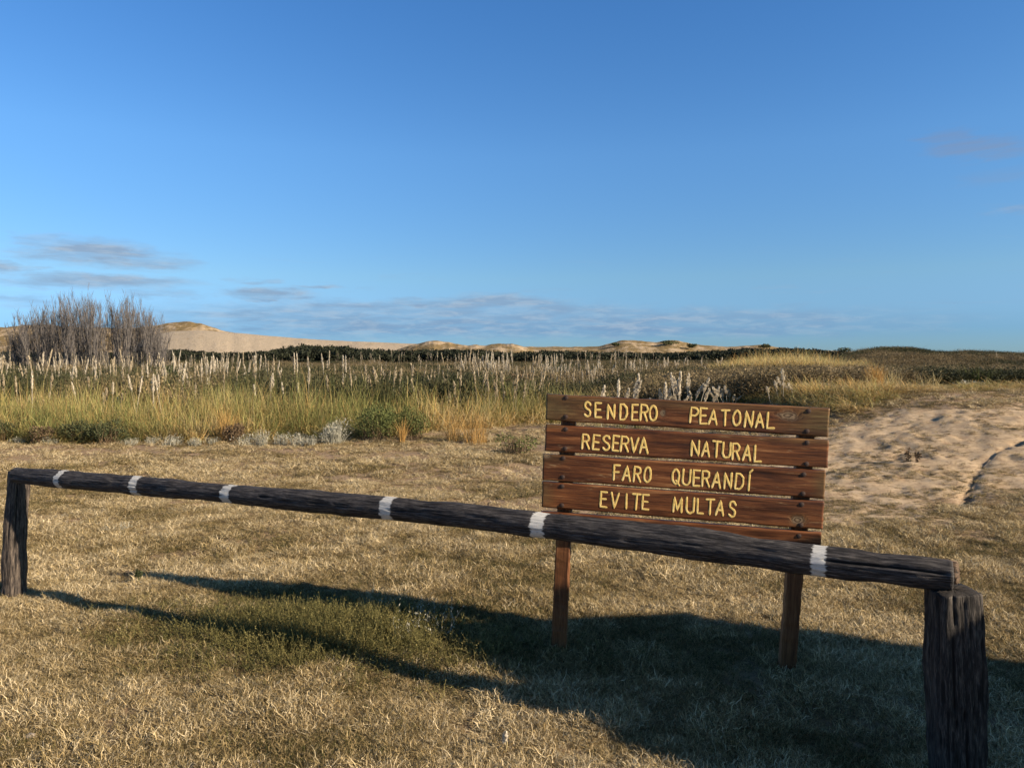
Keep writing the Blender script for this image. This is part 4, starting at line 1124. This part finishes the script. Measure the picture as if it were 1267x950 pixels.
# square posts behind the planks
m_signpost, nb = newmat('sign_post_timber')
oc = nb.n('ShaderNodeTexCoord').outputs['Object']
g1 = nb.noise(nb.scale(oc, (46, 46, 2.5)), 1, 6, .62, .6); g2 = nb.noise(nb.scale(oc, (200, 200, 8)), 1, 5, .7)
g = nb.math('ADD', nb.math('MULTIPLY', g1, .6), nb.math('MULTIPLY', g2, .4))
fin(nb, nb.ramp(g, [(.36, (.05, .018, .007)), (.5, (.14, .055, .020)), (.68, (.28, .135, .055))]), .6, g, .5, .004, .3)
def sq_post(pt, pb, w_, dpt, seed):
    """pt, pb in sign coordinates (x, z) of the centre of its front face"""
    n = 60; V = []; Fq = []
    rr = np.random.default_rng(seed); c = .006
    prof = [(-w_ + c, 0), (w_ - c, 0), (w_, c), (w_, dpt - c), (w_ - c, dpt), (-w_ + c, dpt), (-w_, dpt - c), (-w_, c)]
    for i in range(n):
        t = i / (n - 1); x = pt[0] + (pb[0] - pt[0]) * t; z = pt[1] + (pb[1] - pt[1]) * t
        for k, (qx, qy) in enumerate(prof):
            V.append((x + qx + .0025 * rr.normal() * .5, .0315 + qy + .0012 * abs(rr.normal()), z))
    m = len(prof)
    for i in range(n - 1):
        for k in range(m): Fq.append((i * m + k, (i + 1) * m + k, (i + 1) * m + (k + 1) % m, i * m + (k + 1) % m))
    b = MB(); b.v = V; b.f = Fq + [tuple(range(m)), tuple(range((n - 1) * m, n * m))[::-1]]
    o = link('post', b.mesh('post', m_signpost), SIGN); o.matrix_parent_inverse = SIGN.matrix_basis.inverted(); o.matrix_basis = M4
for ptop, pbot, sd in (((703, 492), (690, 801), 1), ((1002.5, 509), (976.5, 829), 2)):
    a = loc2(*ptop); b = loc2(*pbot); k = (b[1] - .35 - a[1]) / (b[1] - a[1])
    sq_post((a[0], a[1]), (a[0] + (b[0] - a[0]) * k, b[1] - .35), .0385, .07, sd)

# bolts: sub-parts of their plank
m_bolt, nb = newmat('rusty_bolt')
oc = nb.n('ShaderNodeTexCoord').outputs['Object']; nn = nb.noise(oc, 300, 4, .6)
fin(nb, nb.ramp(nn, [(.3, (.02, .016, .014)), (.7, (.09, .05, .035))]), .6, nn, .4, .001, .4)
V = []; Fq = []
for j, (rr, yy) in enumerate(((.0125, 0.001), (.0118, -.0012), (.008, -.002), (.0072, -.0036), (.003, -.0042))):
    for k in range(10): V.append((rr * math.cos(k * .6283), yy, rr * math.sin(k * .6283)))
for j in range(4):
    for k in range(10): Fq.append((j * 10 + k, j * 10 + (k + 1) % 10, (j + 1) * 10 + (k + 1) % 10, (j + 1) * 10 + k))
b = MB(); b.v = V; b.f = Fq + [tuple(range(40, 50))]; bolt_me = b.mesh('bolt', m_bolt, False)
BOLTS = [[(700.4, 492), (700, 515.5), (1000.6, 508.5), (998.6, 533.4)], [(700, 531), (699.4, 554.8), (998.6, 547.4), (998, 574)], [(696.8, 566.7), (696.2, 590), (994.6, 586.8), (993.6, 610.6)],
         [(695.4, 601.5), (695.2, 625), (992, 624), (991, 649.4)], [(694, 638), (693, 658), (988.6, 663), (987, 688)]]
for pl, bl_ in zip(planks, BOLTS):
    for q in bl_:
        a = loc2(*q); o = link('bolt', bolt_me, pl, loc=(a[0], -.0005, a[1]))

# routed lettering: every letter a sub-part of its plank
def arc(cx, cy, rx, ry, a0, a1, n=9): return [(cx + rx * math.cos(math.radians(a0 + (a1 - a0) * i / n)), cy + ry * math.sin(math.radians(a0 + (a1 - a0) * i / n))) for i in range(n + 1)]
GL = {
 'S': [[(.47, .80)] + arc(.25, .77, .21, .23, 25, 180, 7) + [(.07, .64), (.20, .54), (.36, .46), (.47, .34)] + arc(.25, .23, .22, .23, 0, -155, 7)],
 'E': [[(.46, 1), (.03, 1), (.03, 0), (.48, 0)], [(.03, .52), (.40, .52)]],
 'N': [[(0, 0), (0, 1), (.5, 0), (.5, 1)]],
 'D': [[(.2, 0), (0, 0), (0, 1), (.2, 1)] + arc(.2, .5, .3, .5, 85, -85, 10)],
 'R': [[(0, 0), (0, 1), (.26, 1)] + arc(.26, .76, .22, .24, 85, -85, 7) + [(0, .52)], [(.24, .52), (.5, 0)]],
 'O': [arc(.25, .5, .25, .5, 90, 450, 18)],
 'P': [[(0, 0), (0, 1), (.26, 1)] + arc(.26, .74, .22, .26, 85, -85, 7) + [(0, .48)]],
 'A': [[(-.02, 0), (.25, 1), (.52, 0)], [(.08, .34), (.42, .34)]],
 'T': [[(-.02, 1), (.52, 1)], [(.25, 1), (.25, 0)]],
 'L': [[(.05, 1), (.05, 0), (.5, 0)]],
 'V': [[(-.02, 1), (.25, 0), (.52, 1)]],
 'F': [[(.46, 1), (.03, 1), (.03, 0)], [(.03, .52), (.40, .52)]],
 'Q': [arc(.25, .5, .25, .5, 90, 450, 18), [(.30, .22), (.54, -.08)]],
 'U': [[(0, 1), (0, .25)] + arc(.25, .25, .25, .25, 180, 360, 9) + [(.5, 1)]],
 'I': [[(.25, 0), (.25, 1)]],
 'Í': [[(.25, 0), (.25, 1)], [(.28, 1.17), (.42, 1.36)]],
 'M': [[(-.05, 0), (0, 1), (.27, .1), (.54, 1), (.58, 0)]],
}
m_paint, nb = newmat('yellow_paint')
oc = nb.n('ShaderNodeTexCoord').outputs['Object']; nn = nb.noise(nb.scale(oc, (60, 20, 160)), 1, 5, .7); n2 = nb.noise(oc, 22, 3, .6)
yc = nb.ramp(n2, [(.3, (.60, .40, .11)), (.55, (.95, .68, .22)), (.8, (.98, .78, .38))])
fin(nb, nb.mix(nb.rng(nn, .55, .68), yc, c4(.19, .09, .035)), .65, nn, .4, .002, .3)
def letter_mesh(ch, W, H, sw, rnd):
    V = []; Fq = []
    for li, line in enumerate(GL[ch]):
        pts = [np.array([(p[0] - .25) * W / .5 + rnd.gauss(0, .0008), (p[1] - .5) * H + rnd.gauss(0, .0008)]) for p in line]
        # densify and walk
        P = [pts[0]]
        for a, b in zip(pts[:-1], pts[1:]):
            k = max(1, int(np.linalg.norm(b - a) / .012))
            for j in range(1, k + 1): P.append(a + (b - a) * j / k)
        # a groove-like ridge of paint: five-point section, pushed out 1-2 mm, round ends
        n = len(P); o = len(V); dp = .0005 + .0002 * li
        d0 = (P[1] - P[0]) / np.linalg.norm(P[1] - P[0]); d1 = (P[-1] - P[-2]) / np.linalg.norm(P[-1] - P[-2])
        P = [P[0] - d0 * sw * .45] + P + [P[-1] + d1 * sw * .45]; ws = [.45] + [1 + rnd.gauss(0, .07) for _ in range(n)] + [.45]
        for i, p in enumerate(P):
            t = P[min(i + 1, len(P) - 1)] - P[max(i - 1, 0)]; t = t / (np.linalg.norm(t) + 1e-9); s = np.array([-t[1], t[0]])
            for q, dy in ((-1, .0010), (-.9, -.0009 - .5 * dp), (-.4, -dp - .0011), (.4, -dp - .0011), (.9, -.0009 - .5 * dp), (1, .0010)):
                c = p + s * q * sw * .5 * ws[i]; V.append((c[0], dy, c[1]))
        for i in range(len(P) - 1):
            for k in range(5): a = o + i * 6 + k; Fq.append((a, a + 1, a + 7, a + 6))
    b = MB(); b.v = V; b.f = Fq
    return b.mesh('letter', m_paint)
TX = [[('S', 223, 87), ('E', 267, 91), ('N', 320, 98), ('D', 372, 99), ('E', 419, 101), ('R', 457, 102), ('O', 494, 103), ('P', 663, 112), ('E', 702, 115), ('A', 741, 119), ('T', 791, 123), ('O', 838, 124), ('N', 888, 129), ('A', 932, 131), ('L', 977, 134)],
      [('R', 216, 221), ('E', 259, 224), ('S', 300, 226), ('E', 340, 228), ('R', 377, 231), ('V', 415, 236), ('A', 455, 235), ('N', 667, 248), ('A', 711, 251), ('T', 756, 252), ('U', 797, 256), ('R', 836, 262), ('A', 881, 266), ('L', 924, 271)],
      [('F', 344, 348), ('A', 385, 352), ('R', 428, 355), ('O', 470, 357), ('Q', 587, 365), ('U', 631, 368), ('E', 673, 371), ('R', 711, 374), ('A', 755, 378), ('N', 802, 382), ('D', 850, 385), ('Í', 889, 389)],
      [('E', 290, 459), ('V', 335, 463), ('I', 383, 466), ('T', 424, 468), ('E', 462, 470), ('M', 593, 480), ('U', 647, 484), ('L', 687, 487), ('T', 729, 490), ('A', 769, 494), ('S', 820, 499)]]
rl = random.Random(4)
for pl, line in zip(planks, TX):
    for ch, cx, cy in line:
        a = loc2(660 + cx / 3.334, 480 + cy / 3.334)
        H = .075 * rl.uniform(.96, 1.05); W = .034 * rl.uniform(.94, 1.06)
        if ch == 'M': W *= 1.0
        o = link('letter', letter_mesh(ch, W, H, .0112, rl), pl, loc=(a[0], 0, a[1] + (.0 if ch != 'Í' else .0)))
        o.rotation_euler = (0, rl.uniform(-.02, .05), 0)

# ------------------------------------------------------------------ made-up hut, added out of frame on the right to cast the big turf shadow
s_hat = Vector((math.cos(SUN_AZ), -math.sin(SUN_AZ), 0)); u_hat = Vector((math.sin(SUN_AZ), math.cos(SUN_AZ), 0))
m_hut, nb = newmat('hut_board')
oc = nb.n('ShaderNodeTexCoord').outputs['Object']; g = nb.noise(nb.scale(oc, (30, 30, 1.5)), 1, 6, .65)
fin(nb, nb.ramp(g, [(.35, (.07, .045, .03)), (.65, (.22, .15, .10))]), .8, g, .5, .004)
m_roof, nb = newmat('hut_roof')
oc = nb.n('ShaderNodeTexCoord').outputs['Object']; g = nb.noise(oc, 9, 6, .65)
fin(nb, nb.ramp(g, [(.35, (.12, .12, .12)), (.65, (.25, .24, .23))]), .6, g, .3, .01)
APEX, UA = 2.3, 3.55
tanE = math.tan(SUN_EL)
def sil(u):      # height of the gable end over the ground at lateral position u
    return APEX - (u - UA) * .66 if u > UA else APEX - (UA - u) * .86
S0 = -2.15 + APEX / tanE
U0, U1 = 2.15, 4.42
org = s_hat * S0 + u_hat * UA
hut = link('shadow_hut', None, loc=(org.x, org.y, hz(org.x, org.y)), rot=(0, 0, math.atan2(s_hat.y, s_hat.x)), label='unseen board hut with an uneven pitched roof, added right of the barrier to cast the big turf shadow', cat='hut')
def hut_board(y0, y1, x0, x1, h0, h1, nm='board', z0=-.05):
    b = MB(); V = [(x0, y0, z0), (x1, y0, z0), (x1, y1, z0), (x0, y1, z0), (x0, y0, h0), (x1, y0, h0), (x1, y1, h1), (x0, y1, h1)]
    b.add(V, [(3, 2, 1, 0), (4, 5, 6, 7), (0, 1, 5, 4), (1, 2, 6, 5), (2, 3, 7, 6), (3, 0, 4, 7)])
    link(nm, b.mesh(nm, m_hut), hut)
LN = 2.6; nbd = 16
for end in (0.0, LN):
    ws_ = (U1 - U0 - .2) / nbd
    for k in range(nbd):
        ua = U0 + .1 + k * ws_; ub = ua + ws_ - .002
        hut_board(ua - UA, ub - UA, end, end + .025 + .004 * (k % 2), sil(ua) - .03, sil(ub) - .03)
for uu in (U0 + .1, U1 - .1 - .025):
    for k in range(18):
        xa = .04 + k * (LN - .04) / 18; xb = xa + (LN - .04) / 18 - .002
        hut_board(uu - UA, uu - UA + .025 + .003 * (k % 2), xa, xb, sil(uu) - .04, sil(uu) - .04)
for ua, ub in ((U0, UA), (UA, U1)):
    b = MB(); za, zb = sil(ua), sil(ub); V = []
    for xx in (-.12, LN + .15):
        V += [(xx, ua - UA, za - .02), (xx, ub - UA, zb - .02), (xx, ub - UA, zb + .02), (xx, ua - UA, za + .02)]
    b.add(V, [(0, 1, 2, 3), (7, 6, 5, 4), (0, 4, 5, 1), (1, 5, 6, 2), (2, 6, 7, 3), (3, 7, 4, 0)])
    link('roof', b.mesh('roof', m_roof), hut)
